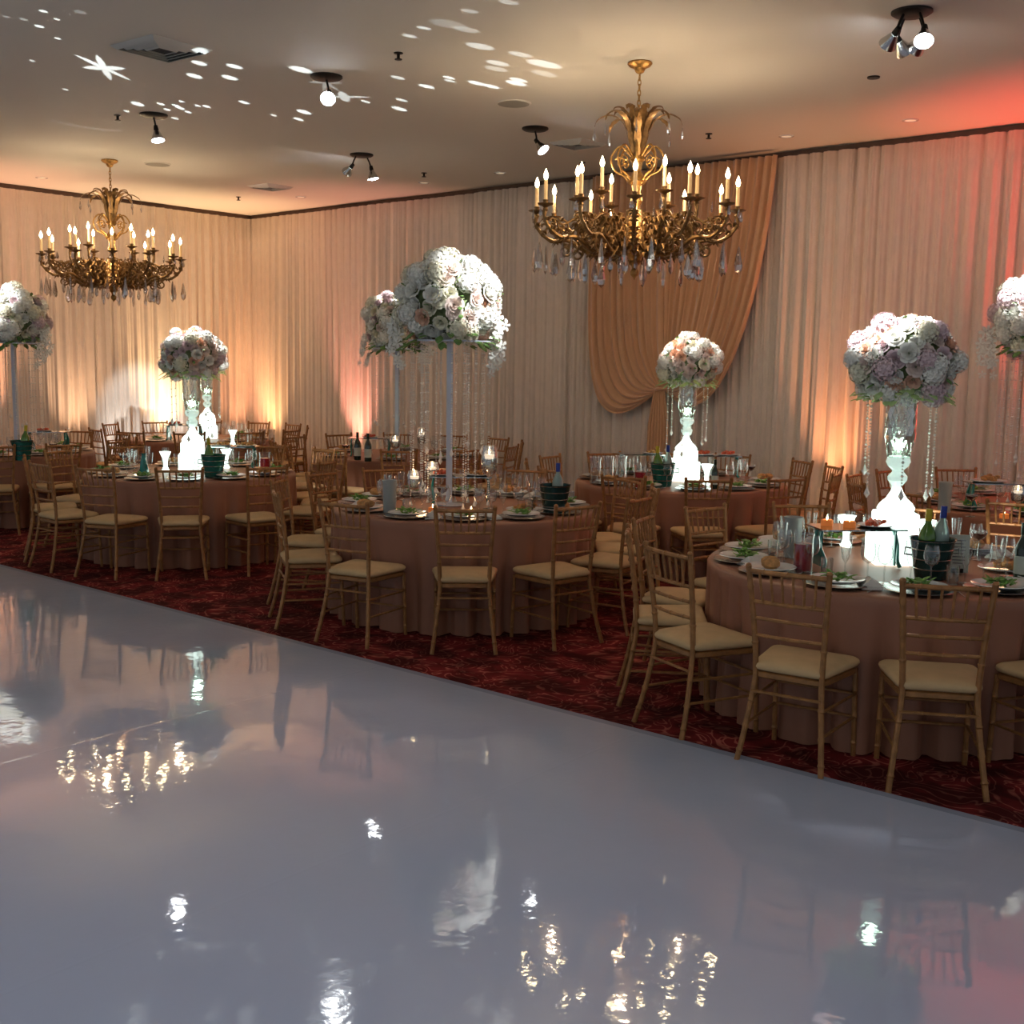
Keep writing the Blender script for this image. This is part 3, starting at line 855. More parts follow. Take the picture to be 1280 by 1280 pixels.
            mb = MB(); mb.lathe([(0.006, 0.185), (0.015, 0.20), (0.0175, 0.215), (0.013, 0.235), (0.005, 0.255), (0.0001, 0.268)], 12, cap=False); mb.build('flame_bulb', M['flame'], o_, loc=(R_, 0, zc))
            bpy.data.objects.remove(A)
            o_.rotation_euler = (0, 0, a)
            return o_
        o_ = src.copy(); COL.objects.link(o_); o_.parent = r; o_.rotation_euler = (0, 0, a)
        for ch in [c for c in COL.objects if c.parent == src]:
            g = ch.copy(); COL.objects.link(g); g.parent = o_
        return o_
    s1 = None
    for k in range(12):
        s1_ = arm(2 * pi * (k + 0.3) / 12, 0.77, -1.11, s1); s1 = s1 or s1_
    s2 = None
    for k in range(6):
        s2_ = arm(2 * pi * (k + 0.6) / 6, 0.46, -1.02, s2); s2 = s2 or s2_
    for k in range(24):
        a = 2 * pi * (k + 0.3) / 24
        pend((0.79 * cos(a) * (1 if k % 2 == 0 else .88), 0.79 * sin(a) * (1 if k % 2 == 0 else .88), -1.37), rnd.uniform(0.19, 0.25), 0.07)
    for k in range(18):
        a = 2 * pi * (k + 0.1) / 18
        pend((0.5 * cos(a), 0.5 * sin(a), -1.45), rnd.uniform(0.16, 0.22), 0.065)
    for k in range(10):
        a = 2 * pi * k / 10
        pend((0.2 * cos(a), 0.2 * sin(a), -1.43), 0.14, 0.045)
    for k in range(24):
        a = 2 * pi * (k + 0.5) / 24 
        pend((0.80 * cos(a), 0.80 * sin(a), -1.11), 0.085, 0.04)
    for k in range(14):
        a = 2 * pi * (k + 0.5) / 14 
        pend((0.38 * cos(a), 0.38 * sin(a), -1.12), 0.09, 0.04)
    return r


ch = make_chandelier()
c1 = ceil(800, 78); c2 = ceil(137, 200)
ch2 = None
spawn(ch, c1, 0.25, 'large brass crystal chandelier with candle bulbs hanging before the gold swag', 'chandelier', 'brass candle chandeliers')
spawn(ch, c2, 0.7, 'brass crystal chandelier with candle bulbs hanging by the left wall drapes', 'chandelier', 'brass candle chandeliers')
for c, e in ((c1, 8), (c2, 6)):
    for k in range(3):
        a = 2 * pi * k / 3 + 0.5
        lamp('chandelier_and_fill_glow', 'POINT', c + Vector((0.62 * cos(a), 0.62 * sin(a), -0.86)), e, (1, 0.72, 0.45), None, 0.02)
    lamp('chandelier_and_fill_glow', 'POINT', c + Vector((0, -0.15, -1.08)), 3, (1, 0.66, 0.36), None, 0.03)


# ------------------------------------------------------------------ chiavari chair
def bamboo(mb, pts, r0, n=8, nodes=(0.2, 0.5, 0.8)):
    """turned bamboo-look rod with ring joints"""
    pts = bez(pts, 8); k = len(pts); L_ = [0]
    for i in range(1, k): L_.append(L_[-1] + (pts[i] - pts[i - 1]).length)
    tot = L_[-1]; out = []; rad = []
    ss = sorted(set([i / (k - 1) for i in range(k)] + [q + d for q in nodes for d in (-0.012, 0, 0.012)]))
    for s_ in ss:
        if s_ < 0 or s_ > 1: continue
        x = s_ * tot; i = max(j for j in range(k) if L_[j] <= x + 1e-9); i = min(i, k - 2)
        t = (x - L_[i]) / max(1e-9, L_[i + 1] - L_[i])
        out.append(pts[i].lerp(pts[i + 1], t))
        rad.append(r0 * (1.28 if any(abs(s_ - q) < 0.004 for q in nodes) else 1.0))
    mb.tube(out, rad, n)


def make_chair():
    r = empty('chiavari_chair')
    g = M['gold_wood']
    for s_ in (-1, 1):
        mb = MB(); bamboo(mb, [(s_ * .200, -.275, 0), (s_ * .180, -.232, .16), (s_ * .158, -.195, .36), (s_ * .155, -.188, .46), (s_ * .165, -.205, .66), (s_ * .185, -.245, .925)], .0135, 8, (.08, .2, .33, .62, .75, .9))
        mb.ball((s_ * .185, -.245, .925), .015, 8)
        mb.build('back_post', g, r)
    for s_ in (-1, 1):
        mb = MB(); bamboo(mb, [(s_ * .195, .19, 0), (s_ * .193, .18, .22), (s_ * .19, .172, .425)], .0125, 8, (.15, .45, .75)); mb.build('leg', g, r)
    def rail(name, z, hw, y, rad, bow=0.012):
        mb = MB(); bamboo(mb, [(-hw, y, z), (0, y - bow, z), (hw, y, z)], rad, 7, (.2, .5, .8)); return mb.build(name, g, r)
    rail('top_rail', .903, .185, -.241, .0115)
    rail('cross_rail', .762, .174, -.218, .0095)
    rail('cross_rail', .685, .168, -.208, .0085)
    rail('cross_rail', .605, .162, -.199, .0085)
    for k in range(6):
        x = -.125 + .05 * k
        mb = MB(); bamboo(mb, [(x * .95, -.228, .765), (x, -.24, .83), (x * 1.04, -.252, .902)], .0065, 6, (.35, .65)); mb.build('spindle', g, r)
    # seat frame: a shaped board, wider at the front
    def outline(sc_, zz):
        pts = []
        for (x, y) in ((-.16, -.19), (.16, -.19), (.205, .17), (-.205, .17)): pts.append((x * sc_, y * sc_, zz))
        res = []
        for i in range(4):
            p, q, nx_ = Vector(pts[i - 1]), Vector(pts[i]), Vector(pts[(i + 1) % 4])
            a = q + (p - q).normalized() * .05; b2 = q + (nx_ - q).normalized() * .05
            for t in (0, .25, .5, .75, 1): res.append(a * (1 - t) ** 2 + q * 2 * t * (1 - t) + b2 * t * t)
        return res
    def stack(layers):
        mb = MB(); vs = []
        for s_, z in layers: vs += outline(s_, z)
        n_ = 20; fs = []
        for i in range(len(layers) - 1):
            for j in range(n_): fs.append((i * n_ + j, i * n_ + (j + 1) % n_, (i + 1) * n_ + (j + 1) % n_, (i + 1) * n_ + j))
        fs.append(tuple(range(n_ - 1, -1, -1))); fs.append(tuple((len(layers) - 1) * n_ + j for j in range(n_)))
        mb.add(vs, fs); return mb
    stack([(.98, .405), (1.03, .412), (1.03, .432), (.98, .438)]).build('seat', g, r)
    stack([(.96, .4385), (1.05, .446), (1.08, .458), (1.07, .471), (1.0, .482), (.8, .490), (.4, .495)]).build('cushion', M['cushion'], r, sharp=180)
    def st(a, b_, rad=.0075):
        mb = MB(); bamboo(mb, [a, (Vector(a) + Vector(b_)) / 2, b_], rad, 6, (.3, .7)); mb.build('stretcher', g, r)
    st((-.165, -.207, .345), (.165, -.207, .345))
    for z, yb, xb in ((.30, -.210, .168), (.19, -.225, .178)):
        for s_ in (-1, 1): st((s_ * xb, yb, z), (s_ * .193, .178, z))
    for z in (.30, .19): st((-.193, .18, z), (.193, .18, z))
    return r


chair0 = make_chair()
ORD = ['first', 'second', 'third', 'fourth', 'fifth', 'sixth', 'seventh', 'eighth', 'ninth', 'tenth', 'eleventh', 'twelfth']
TD = dict(T1='nearest table', T2='middle table', T3='table before the gold swag', T4='front left table', T5='table at the left picture edge',
          T6='room corner table', T7='table behind the middle table', T8='table at the right picture edge')
# seat centre angles (degrees, world) and ring radius
CH = dict(
    T1=(1.165, [(-98, -3), (-126, 2), (-156, 4), (179, -4), (153, 3), (124, 5), (96, -4), (66, 0), (-68, -3)]),
    T2=(1.17, [(-87, -1), (-121, 4), (-152, -10), (173, 0), (-57, 4), (-29, -3), (146, 4), (122, -5), (97, 2), (71, -3), (24, 4), (-2, 2)]),
    T3=(1.18, [(-90, 4), (-118, 5), (-150, 0), (-60, -6), (-30, 3), (0, 8), (28, -12), (60, 0), (88, 3), (116, -4), (146, 0), (176, 4)]),
    T4=(1.20, [(-78, 0), (-106, -2), (-134, 2), (-160, 3), (-48, -4), (-20, 5), (10, -3), (40, 4), (72, 0), (102, 4), (132, 0), (166, -4)]),
    T5=(1.19, [(-70, 3), (-42, -3), (-14, 4), (16, 0), (46, -4), (76, 4), (-100, 0)]),
    T6=(1.19, [(-80, 0), (-50, 4), (-20, -4), (10, 0), (40, 5), (70, -3), (100, 2), (132, -3), (162, 4), (-110, 0), (-140, 3)]),
    T7=(1.19, [(-84, 0), (-54, -4), (-24, 3), (6, -5), (36, 6), (66, 2), (96, -2), (126, 5), (156, -3), (-174, 3), (-144, 0), (-114, 2)]),
    T8=(1.19, [(-120, 4), (-150, -3), (180, 3), (150, -4), (122, 3), (94, -2), (-92, 0)]),
)
for t, (R_, lst) in CH.items():
    c = Vector((*TB[t], 0)); L0 = []
    for a, dr in lst:
        p = c + Vector((cos(radians(a)), sin(radians(a)), 0)) * R_
        x, y = proj(p + Vector((0, 0, 0.6)))
        if x < -50 or x > 1330: continue
        L0.append((p, a, dr, x))
    nearv = [q for q in L0 if q[0].y < c.y]; farv = [q for q in L0 if q[0].y >= c.y]
    for side, name in ((nearv, 'on its camera side'), (farv, 'on its far side')):
        side.sort(key=lambda q: q[3])
        for i, (p, a, dr, x) in enumerate(side):
            lb = 'gold chair at the %s, %s, %s from left' % (TD[t], name, ORD[i])
            if len(lb.split()) > 16: lb = 'gold chair, %s, %s, %s from left' % (TD[t], name.replace('on its ', ''), ORD[i])
            spawn(chair0, p, radians(a + 90 + dr), lb, 'chair', 'gold chairs around the ' + TD[t])


# ------------------------------------------------------------------ tables and cloths
def make_table(t):
    c = Vector((*TB[t], 0))
    r = empty('banquet_table', c); tag(r, 'round banquet table under rose cloth, the ' + TD[t], 'table', 'round banquet tables')
    mb = MB(); mb.lathe([(0.94, 0.725), (0.95, 0.73), (0.95, 0.75), (0.94, 0.755)], 48); mb.build('tabletop', M['wood_dark'], r)
    for k in range(4):
        a = pi / 4 + k * pi / 2
        mb = MB(); mb.tube([(0.55 * cos(a), 0.55 * sin(a), 0.725), (0.6 * cos(a), 0.6 * sin(a), 0.0)], 0.016, 8); mb.build('leg', M['steel'], r)
    rr = random.Random(sum(map(ord, t)))
    ph = [rr.uniform(0, 6.28) for _ in range(5)]
    n = 240; vs = []
    rows = [(0.3, TOPZ - .004), (0.6, TOPZ - .004), (0.9, TOPZ - .004), (0.955, TOPZ - .005), (0.968, TOPZ - .02), (0.968, TOPZ - .06)]
    for i in range(1, 15):
        rows.append((0.968, TOPZ - .06 - (TOPZ - .068) * i / 14))
    for i, (R_, z) in enumerate(rows):
        dp = max(0, (TOPZ - .03 - z) / TOPZ)
        for j in range(n):
            a = 2 * pi * j / n
            q = 26 * a + 1.5 * sin(3 * a + ph[0]) + 0.8 * sin(5 * a + ph[1])
            w = 2.0 * abs(sin(q * 0.5)) ** 0.6 - 1.0 + 0.2 * sin(2 * q + ph[2])
            fr = R_ + (0.060 * (w - 0.8) * min(1, dp * 1.5) + 0.004 * dp + (0.012 * max(0, dp - .55) / .45 * (0.6 + .5 * w)) if dp > 0 else 0)
            vs.append((fr * cos(a), fr * sin(a), max(z, 0.008)))
    fs = [(i * n + j, i * n + (j + 1) % n, (i + 1) * n + (j + 1) % n, (i + 1) * n + j) for i in range(0, len(rows) - 1) for j in range(n)]
    fs.append(tuple(j for j in range(n - 1, -1, -1)))
    vs2 = vs; mb = MB(); mb.add(vs2, fs)
    o = mb.build('tablecloth', M['cloth'], None, sharp=180, loc=c)
    tag(o, 'floor length rose satin tablecloth on the ' + TD[t], 'tablecloth', 'rose satin tablecloths')
    return o


for t in TB: make_table(t)


# ------------------------------------------------------------------ flowers
def rose_mb():
    mb = MB()
    def petal(r0, ang, wid, h0, h1, lean, curl):
        nu, nv = 5, 4; vs = []
        for i in range(nv + 1):
            s_ = i / nv; rr = r0 * (0.35 + 0.65 * sin(s_ * pi / 2)) + lean * s_ * s_; z = h0 + (h1 - h0) * s_ - curl * max(0, s_ - .7) * 2
            for j in range(nu + 1):
                t = (j / nu - .5) * 2; a = ang + t * wid * (0.55 + 0.45 * sin(pi * min(1, s_ * 0.8 + .2)))
                zz = z - 0.10 * t * t * s_
                vs.append((rr * cos(a), rr * sin(a), zz))
        W_ = nu + 1
        mb.add(vs, [(i * W_ + j, i * W_ + j + 1, (i + 1) * W_ + j + 1, (i + 1) * W_ + j) for i in range(nv) for j in range(nu)])
    for k in range(3): petal(.16, k * 2.1, 1.2, .25, .95, .02, 0)
    for k in range(4): petal(.34, k * 1.57 + .5, .95, .15, .92, .08, .05)
    for k in range(5): petal(.55, k * 1.257 + .2, .8, .05, .82, .18, .15)
    for k in range(6): petal(.74, k * 1.047, .68, -.05, .62, .3, .22)
    return mb


def hydrangea_mb():
    mb = MB(); rr = random.Random(3)
    mb.ball((0, 0, 0.1), .7, 10)
    for k in range(46):
        z = 1 - 1.35 * (k + .5) / 46; a = k * 2.39996; q = sqrt(max(0, 1 - z * z))
        nrm = Vector((q * cos(a), q * sin(a), z)); p = nrm * (.82 + rr.uniform(-.05, .08)); t1 = nrm.orthogonal().normalized(); t2 = nrm.cross(t1)
        sp = rr.uniform(0, 1.5)
        for m_ in range(4):
            b1 = sp + m_ * pi / 2; dd = t1 * cos(b1) + t2 * sin(b1); e2 = t1 * cos(b1 + .8) + t2 * sin(b1 + .8); e3 = t1 * cos(b1 - .8) + t2 * sin(b1 - .8)
            mb.add([p, p + e3 * .13 + nrm * .05, p + dd * .23 + nrm * .03, p + e2 * .13 + nrm * .05], [(0, 1, 2, 3)])
    return mb


def orchid_mb():
    mb = MB()
    for k in range(5):
        a = k * 1.257; w = .5 if k % 2 else .36
        vs = [(0, 0, 0)]
        for j in range(7):
            t = (j / 6 - .5) * 2; rr = 1.0 - .35 * t * t
            vs.append((rr * cos(a + t * w), rr * sin(a + t * w), .18 - .2 * (1 - t * t)))
        mb.add(vs, [(0, j, j + 1) for j in range(1, 7)])
    mb.ball((0, 0, .12), .18, 6)
    return mb


def leaf_mb(mb, p, d, L_, w, droop=.2):
    d = Vector(d).normalized(); sd = d.cross(Vector((0, 0, 1)))
    if sd.length < .1: sd = Vector((1, 0, 0))
    sd.normalize(); up = sd.cross(d); vs = []
    for i in range(6):
        t = i / 5; ww = w * sin(pi * min(1, t * .9 + .08)); q = Vector(p) + d * L_ * t - Vector((0, 0, droop * L_ * t * t))
        vs += [q - sd * ww, q + up * w * .25, q + sd * ww]
    mb.add(vs, [(i * 3 + j, i * 3 + j + 1, i * 3 + j + 4, i * 3 + j + 3) for i in range(5) for j in (0, 1)])


FM = {}
for n_ in ('white', 'blush', 'peach', 'mauve', 'cream'):
    me = rose_mb().build('rose_src', M['petal_' + n_], None, sharp=70); FM['rose_' + n_] = me.data; bpy.data.objects.remove(me)
for n_ in ('white', 'cream', 'mauve'):
    me = hydrangea_mb().build('h_src', M['petal_' + n_], None, smooth=False); FM['hyd_' + n_] = me.data; bpy.data.objects.remove(me)
me = orchid_mb().build('o_src', M['petal_white'], None, sharp=70); FM['orchid'] = me.data; bpy.data.objects.remove(me)


def inst(name, data, parent, loc, nrm=None, s_=1., spin=0., sq=None):
    o = bpy.data.objects.new(name, data); COL.objects.link(o); o.parent = parent; o.location = loc
    if nrm is not None:
        q = Vector(nrm).to_track_quat('Z', 'Y'); o.rotation_mode = 'QUATERNION'; o.rotation_quaternion = q @ Euler((0, 0, spin)).to_quaternion()
    o.scale = (s_, s_, s_)
    return o


def bouquet(parent, c, R_, hz, seed, palette, n_rose, rose_r, n_h, bottom=-0.35, lime=True, cascade=0):
    """dome of roses and hydrangea heads: c is the centre, R_ the radius, hz the vertical radius"""
    rr = random.Random(seed); c = Vector(c)
    mb = MB(); mb.ball(c, R_ * .78, 16, (1, 1, hz / R_ * .95))
    core = mb.build('moss_core', M['moss'], parent)
    tot = n_rose + n_h; hs = set(rr.sample(range(tot), n_h))
    for k in range(tot):
        z = 1 - (1 - bottom) * (k + .5) / tot; a = k * 2.39996 + rr.uniform(-.15, .15); q = sqrt(max(0, 1 - z * z))
        nrm = Vector((q * cos(a), q * sin(a), z + rr.uniform(-.04, .04))).normalized()
        rad = 1 + rr.uniform(-.03, .06)
        p = c + Vector((nrm.x * R_, nrm.y * R_, nrm.z * hz)) * rad * .9
        if k in hs: inst('hydrangea', FM[rr.choice(['hyd_white', 'hyd_white', 'hyd_cream'] + (['hyd_mauve'] if 'mauve' in palette else []))], parent, p, nrm, rose_r * rr.uniform(1.3, 1.6), rr.uniform(0, 6))
        else: inst('rose', FM['rose_' + rr.choice(palette)], parent, p - nrm * rose_r * .5, nrm + Vector((rr.uniform(-.2, .2), rr.uniform(-.2, .2), rr.uniform(-.2, .2))), rose_r * rr.uniform(.85, 1.15), rr.uniform(0, 6))
    mb = MB()
    for k in range(46):
        a = 2 * pi * k / 46 + rr.uniform(-.05, .05); q = R_ * rr.uniform(.7, .93)
        p = c + Vector((q * cos(a) * .9, q * sin(a) * .9, hz * (-.72 + rr.uniform(-.12, .15))))
        leaf_mb(mb, p, (cos(a), sin(a), rr.uniform(-.5, .2)), R_ * rr.uniform(.12, .26), R_ * .08, .3)
    mb.build('greenery', M['lime_leaf'] if lime else M['leaf'], parent, sharp=180)
    mb = MB()
    for k in range(26):
        z = rr.uniform(bottom, .95); a = rr.uniform(0, 6.28); q = sqrt(1 - z * z); nrm = Vector((q * cos(a), q * sin(a), z))
        p = c + Vector((nrm.x * R_, nrm.y * R_, nrm.z * hz)) * .9
        leaf_mb(mb, p, nrm + Vector((rr.uniform(-.6, .6), rr.uniform(-.6, .6), rr.uniform(-.2, .4))), R_ * .17, R_ * .05)
    mb.build('leaves', M['leaf'], parent, sharp=180)


def strand(parent, x, y, z0, z1, rr, tip=True, mat='bead'):
    mb = MB(); z = z0; k = 0
    while z > z1:
        w = 0.006 if k % 4 else 0.010
        mb.lathe([(0.0001, z), (w, z - w), (0.0001, z - 2 * w)], 6, (x, y, 0), cap=False)
        z -= 2 * w + .004; k += 1
    if tip: mb.lathe([(0.0001, z), (.006, z - .02), (.016, z - .045), (0.0001, z - .07)], 6, (x, y, 0), cap=False)
    return mb.build('crystal_strand', M[mat], parent, smooth=False)


def lit_centerpiece(t, palette, seed):
    """glowing two-tier acrylic base, bell foot, cut glass column, dome of flowers"""
    r = empty('flower_centerpiece', bq(t, TOPZ), rnd.uniform(-.3, .3))
    tag(r, dict(T1='flower ball on cut glass column and glowing white base, on the nearest table',
                T3='flower ball on glowing base, in front of the gold swag',
                T4='flower ball with green rim on glowing base, on the front left table',
                T6='flower ball on glowing stand, half hidden behind another, on the room corner table')[t], 'centerpiece', 'lit flower centerpieces')
    a0 = 0.0
    mb = MB(); mb.box((0, 0, .085), (.255, .255, .17)); b1 = mb.build('base_lower_tier', M['led'], r, smooth=False)
    md = b1.modifiers.new('b', 'BEVEL'); md.width = .012; md.segments = 2
    mb = MB(); mb.box((0, 0, .225), (.21, .21, .108)); b2 = mb.build('base_upper_tier', M['led'], r, smooth=False)
    md = b2.modifiers.new('b', 'BEVEL'); md.width = .012; md.segments = 2
    mb = MB(); mb.lathe([(.092, .281), (.097, .30), (.082, .325), (.055, .35), (.034, .385), (.024, .41)], 12, wob=lambda q, z: 1 + .05 * cos(12 * q)); mb.build('bell_foot', M['led'], r, sharp=30)
    mb = MB(); mb.lathe([(.02, .41), (.03, .425), (.048, .45), (.05, .47), (.03, .495), (.028, .505), (.05, .525), (.062, .55), (.055, .575), (.05, .58)], 10, wob=lambda q, z: 1 + .07 * cos(10 * q)); mb.build('faceted_knob', M['led_soft'], r, smooth=False)
    # diamond cut column
    mb = MB(); n = 16; rows = 9; vs = []
    for i in range(rows + 1):
        z = .575 + .35 * i / rows; R_ = .06 + .022 * min(1, i / 3)
        for j in range(n):
            a = 2 * pi * (j + (i % 2) * .5) / n; vs.append((R_ * cos(a), R_ * sin(a), z))
    fs = []
    for i in range(rows):
        for j in range(n):
            j2 = (j + 1) % n
            if i % 2 == 0:
                fs += [(i * n + j, i * n + j2, (i + 1) * n + j), ((i + 1) * n + j, i * n + j2, (i + 1) * n + j2)]
            else:
                fs += [(i * n + j, (i + 1) * n + j2, (i + 1) * n + j), (i * n + j, i * n + j2, (i + 1) * n + j2)]
    mb.add(vs, fs)
    for i in range(0, rows):
        for j in range(n):
            if (i + j) % 2 == 0 or True:
                p = Vector(vs[i * n + j]); q = Vector(vs[(i + 1) * n + (j if i % 2 == 0 else (j + 1) % n)])
                if j % 2 == 0: mb.tube([p, q], .0016, 4, cap=False)
    mb.build('cut_glass_column', M['cut_glass'], r, smooth=False)
    bouquet(r, (0, 0, 1.085), .285, .25, seed, palette, 92, .049, 22, bottom=-.8)
    rr = random.Random(seed)
    for k in range(6):
        a = k * 1.047 + .4
        strand(r, .19 * cos(a), .19 * sin(a), .93, .36 + rr.uniform(-.05, .2), rr)
    lamp('base_glow', 'POINT', bq(t, TOPZ + .66), 1.4 if t != 'T1' else 1.2, (.7, 1, .8), None, .04)
    return r


def tall_centerpiece(t, seed):
    r = empty('tall_flower_centerpiece', bq(t, TOPZ), rnd.uniform(-.3, .3))
    tag(r, dict(T2='largest white bouquet on a tall pole with hanging crystals, on the middle table',
                T5='tall white bouquet with crystal strands cut by the left picture edge',
                T7='tall white bouquet partly hidden behind the largest bouquet',
                T8='tall white bouquet cut by the right picture edge')[t], 'centerpiece', 'tall flower centerpieces')
    mb = MB(); mb.lathe([(.12, 0), (.12, .012), (.03, .02)], 24); mb.build('base_plate', M['acrylic'], r)
    mb = MB(); mb.box((0, 0, .66), (.045, .045, 1.3)); mb.build('pole', M['acrylic'], r, smooth=False)
    mb = MB(); mb.lathe([(.03, 1.19), (.31, 1.20), (.31, 1.21), (.03, 1.215)], 32); mb.build('strand_plate', M['acrylic'], r)
    bouquet(r, (0, 0, 1.48), .385, .36, seed, ['white', 'white', 'cream', 'blush', 'white', 'cream', 'mauve'] if t != 'T2' else ['white', 'white', 'cream', 'cream', 'blush', 'white', 'peach'], 94, .062, 34, bottom=-.8, lime=False)
    rr = random.Random(seed)
    for k in range(22):
        a = 2 * pi * k / 22; q = .20 if k % 2 else .29
        strand(r, q * cos(a), q * sin(a), 1.20, .05 + rr.uniform(0, .45) * (k % 3 > 0), rr)
    # cascades of orchids and hydrangea on either flank
    for (sx, n, ln) in ((1, 14, .36), (-1, 11, .30)):
        for k in range(n):
            t_ = k / (n - 1); x = sx * (.36 + .04 * sin(t_ * 3) - (.10 * t_ if sx > 0 else -.02)); z = 1.48 - .12 - ln * 1.1 * t_
            for m_ in range(2 if k < 11 else 1):
                inst('orchid', FM['orchid'], r, (x + rr.uniform(-.05, .05), rr.uniform(-.09, .09), z + rr.uniform(-.03, .03)), (sx * .5 + rr.uniform(-.3, .3), -1, .1), .052 * (1 - .35 * t_), rr.uniform(0, 6))
    return r


lit_centerpiece('T1', ['white', 'blush', 'blush', 'mauve', 'peach', 'white'], 11)
lit_centerpiece('T3', ['white', 'blush', 'peach', 'blush', 'cream'], 12)
lit_centerpiece('T4', ['white', 'blush', 'peach', 'mauve', 'blush'], 13)
lit_centerpiece('T6', ['white', 'blush', 'peach', 'blush'], 14)
tall_centerpiece('T2', 15); tall_centerpiece('T5', 16); tall_centerpiece('T7', 17); tall_centerpiece('T8', 18)


# ------------------------------------------------------------------ tableware prototypes
def mk(name, parts):
    """parts: (part name, MB, material); a single part stays one mesh"""
    if len(parts) == 1:
        return parts[0][1].build(name, parts[0][2])
    r = empty(name)
    for pn, mb, m_ in parts: mb.build(pn, m_, r)
    return r


def LT(prof, n=18, **k):
    mb = MB(); mb.lathe(prof, n, **k); return mb


PR = {}
PR['charger'] = mk('charger_plate', [('c', LT([(.0001, .004), (.11, .004), (.125, .009), (.16, .016), (.163, .014), (.12, .001), (.0001, .0)], 32, cap=False), M['charger'])])
PR['plate'] = mk('dinner_plate', [('c', LT([(.0001, .018), (.08, .018), (.095, .022), (.13, .032), (.133, .029), (.09, .012), (.0001, .011)], 32, cap=False), M['white_china'])])
mb = MB(); rr = random.Random(5)
for k in range(26):
    a = rr.uniform(0, 6.28); q = rr.uniform(0, .055); leaf_mb(mb, (q * cos(a), q * sin(a), rr.uniform(0, .025)), (cos(a), sin(a), rr.uniform(.1, 1.2)), rr.uniform(.035, .06), .016, .3)
for k in range(5): mb.ball((rr.uniform(-.04, .04), rr.uniform(-.04, .04), .02), .014, 6)
PR['salad'] = mk('green_salad', [('c', mb, M['salad'])])
mb = MB()
for k, s_ in enumerate((-1, 1)):
    mb.ball((s_ * .035, 0, .03), .042, 10, (1, 1.2, .7))
PR['bread'] = mk('bread_roll', [('c', mb, M['bread'])])
mb = MB(); mb.box((0, 0, .006), (.10, .16, .008)); mb.box((.01, 0, .014), (.07, .15, .008))
mb.add([(-.045, -.06, .018), (.05, -.06, .018), (.05, .06, .018), (-.045, .06, .018), (.0, -.045, .05), (.0, .045, .05)], [(0, 1, 4), (1, 2, 5, 4), (2, 3, 5), (3, 0, 4, 5)])
PR['napkin'] = mk('napkin', [('c', mb, M['napkin'])])
PR['wine'] = mk('wine_glass', [('foot', LT([(.033, 0), (.034, .003), (.006, .008), (.0035, .02), (.0035, .085), (.006, .092)], 16), M['glass']),
                               ('bowl', LT([(.006, .092), (.028, .105), (.038, .135), (.037, .165), (.031, .195)], 18, cap=False), M['glass'])])
PR['flute'] = mk('champagne_flute', [('foot', LT([(.030, 0), (.031, .003), (.005, .007), (.0035, .02), (.0035, .075), (.005, .08)], 16), M['glass']),
                                     ('bowl', LT([(.005, .08), (.017, .10), (.026, .15), (.031, .215)], 16, cap=False), M['glass'])])
PR['cocktail'] = mk('dark_cocktail_glass', [('foot', LT([(.033, 0), (.034, .003), (.005, .007), (.0035, .02), (.0035, .11)], 16), M['glass']),
                                            ('bowl', LT([(.004, .11), (.03, .125), (.046, .155), (.043, .17)], 18, cap=False), M['glass']),
                                            ('drink', LT([(.003, .114), (.028, .127), (.042, .152), (.0001, .153)], 16, cap=False), M['wine'])])
PR['tumbler'] = mk('water_tumbler', [('c', LT([(.028, 0), (.032, .10), (.030, .10), (.026, .006), (.0001, .006)], 16, cap=False), M['glass'])])
PR['fork'] = None
def rings(mb, r0, r1, h_, zs):
    for z in zs:
        r_ = r0 + (r1 - r0) * z / h_
        mb.tube([(r_ * cos(a), r_ * sin(a), z) for a in [2 * pi * k / 28 for k in range(28)]], .003, 5, closed=True)


def bucket(mat):
    mb = MB(); mb.lathe([(.0001, .0), (.078, 0), (.11, .20), (.117, .203), (.107, .20), (.076, .008), (.0001, .008)], 28, cap=False)
    rg = MB(); rings(rg, .079, .111, .2, (.05, .10, .15, .195))
    hd = MB()
    for s_ in (-1, 1):
        hd.tube([(s_ * .108, .0, .15), (s_ * .135, .0, .155), (s_ * .138, 0, .12), (s_ * .10, 0, .115)], .005, 6)
    ic = MB(); ic.lathe([(.0001, .17), (.05, .178), (.098, .168)], 16, cap=False)
    return mk('ice_bucket', [('tub', mb, mat), ('ring', rg, M['steel']), ('handle', hd, M['steel']), ('ice', ic, M['frost'])])


def bottle(name, mat, cap_mat, h_=.30, r_=.038, label=None):
    b1 = LT([(.0001, 0), (r_, .002), (r_, h_ * .55), (r_ * .85, h_ * .64), (r_ * .4, h_ * .76), (r_ * .34, h_ * .84)], 18, cap=False)
    c1_ = LT([(r_ * .36, h_ * .80), (r_ * .40, h_ * .82), (r_ * .40, h_), (.0001, h_ + .001)], 14, cap=False)
    ps = [('glass_body', b1, mat), ('cap', c1_, cap_mat)]
    if label: ps.append(('paper_label', LT([(r_ + .0008, h_ * .15), (r_ + .0008, h_ * .45)], 18, cap=False), label))
    return mk(name, ps)


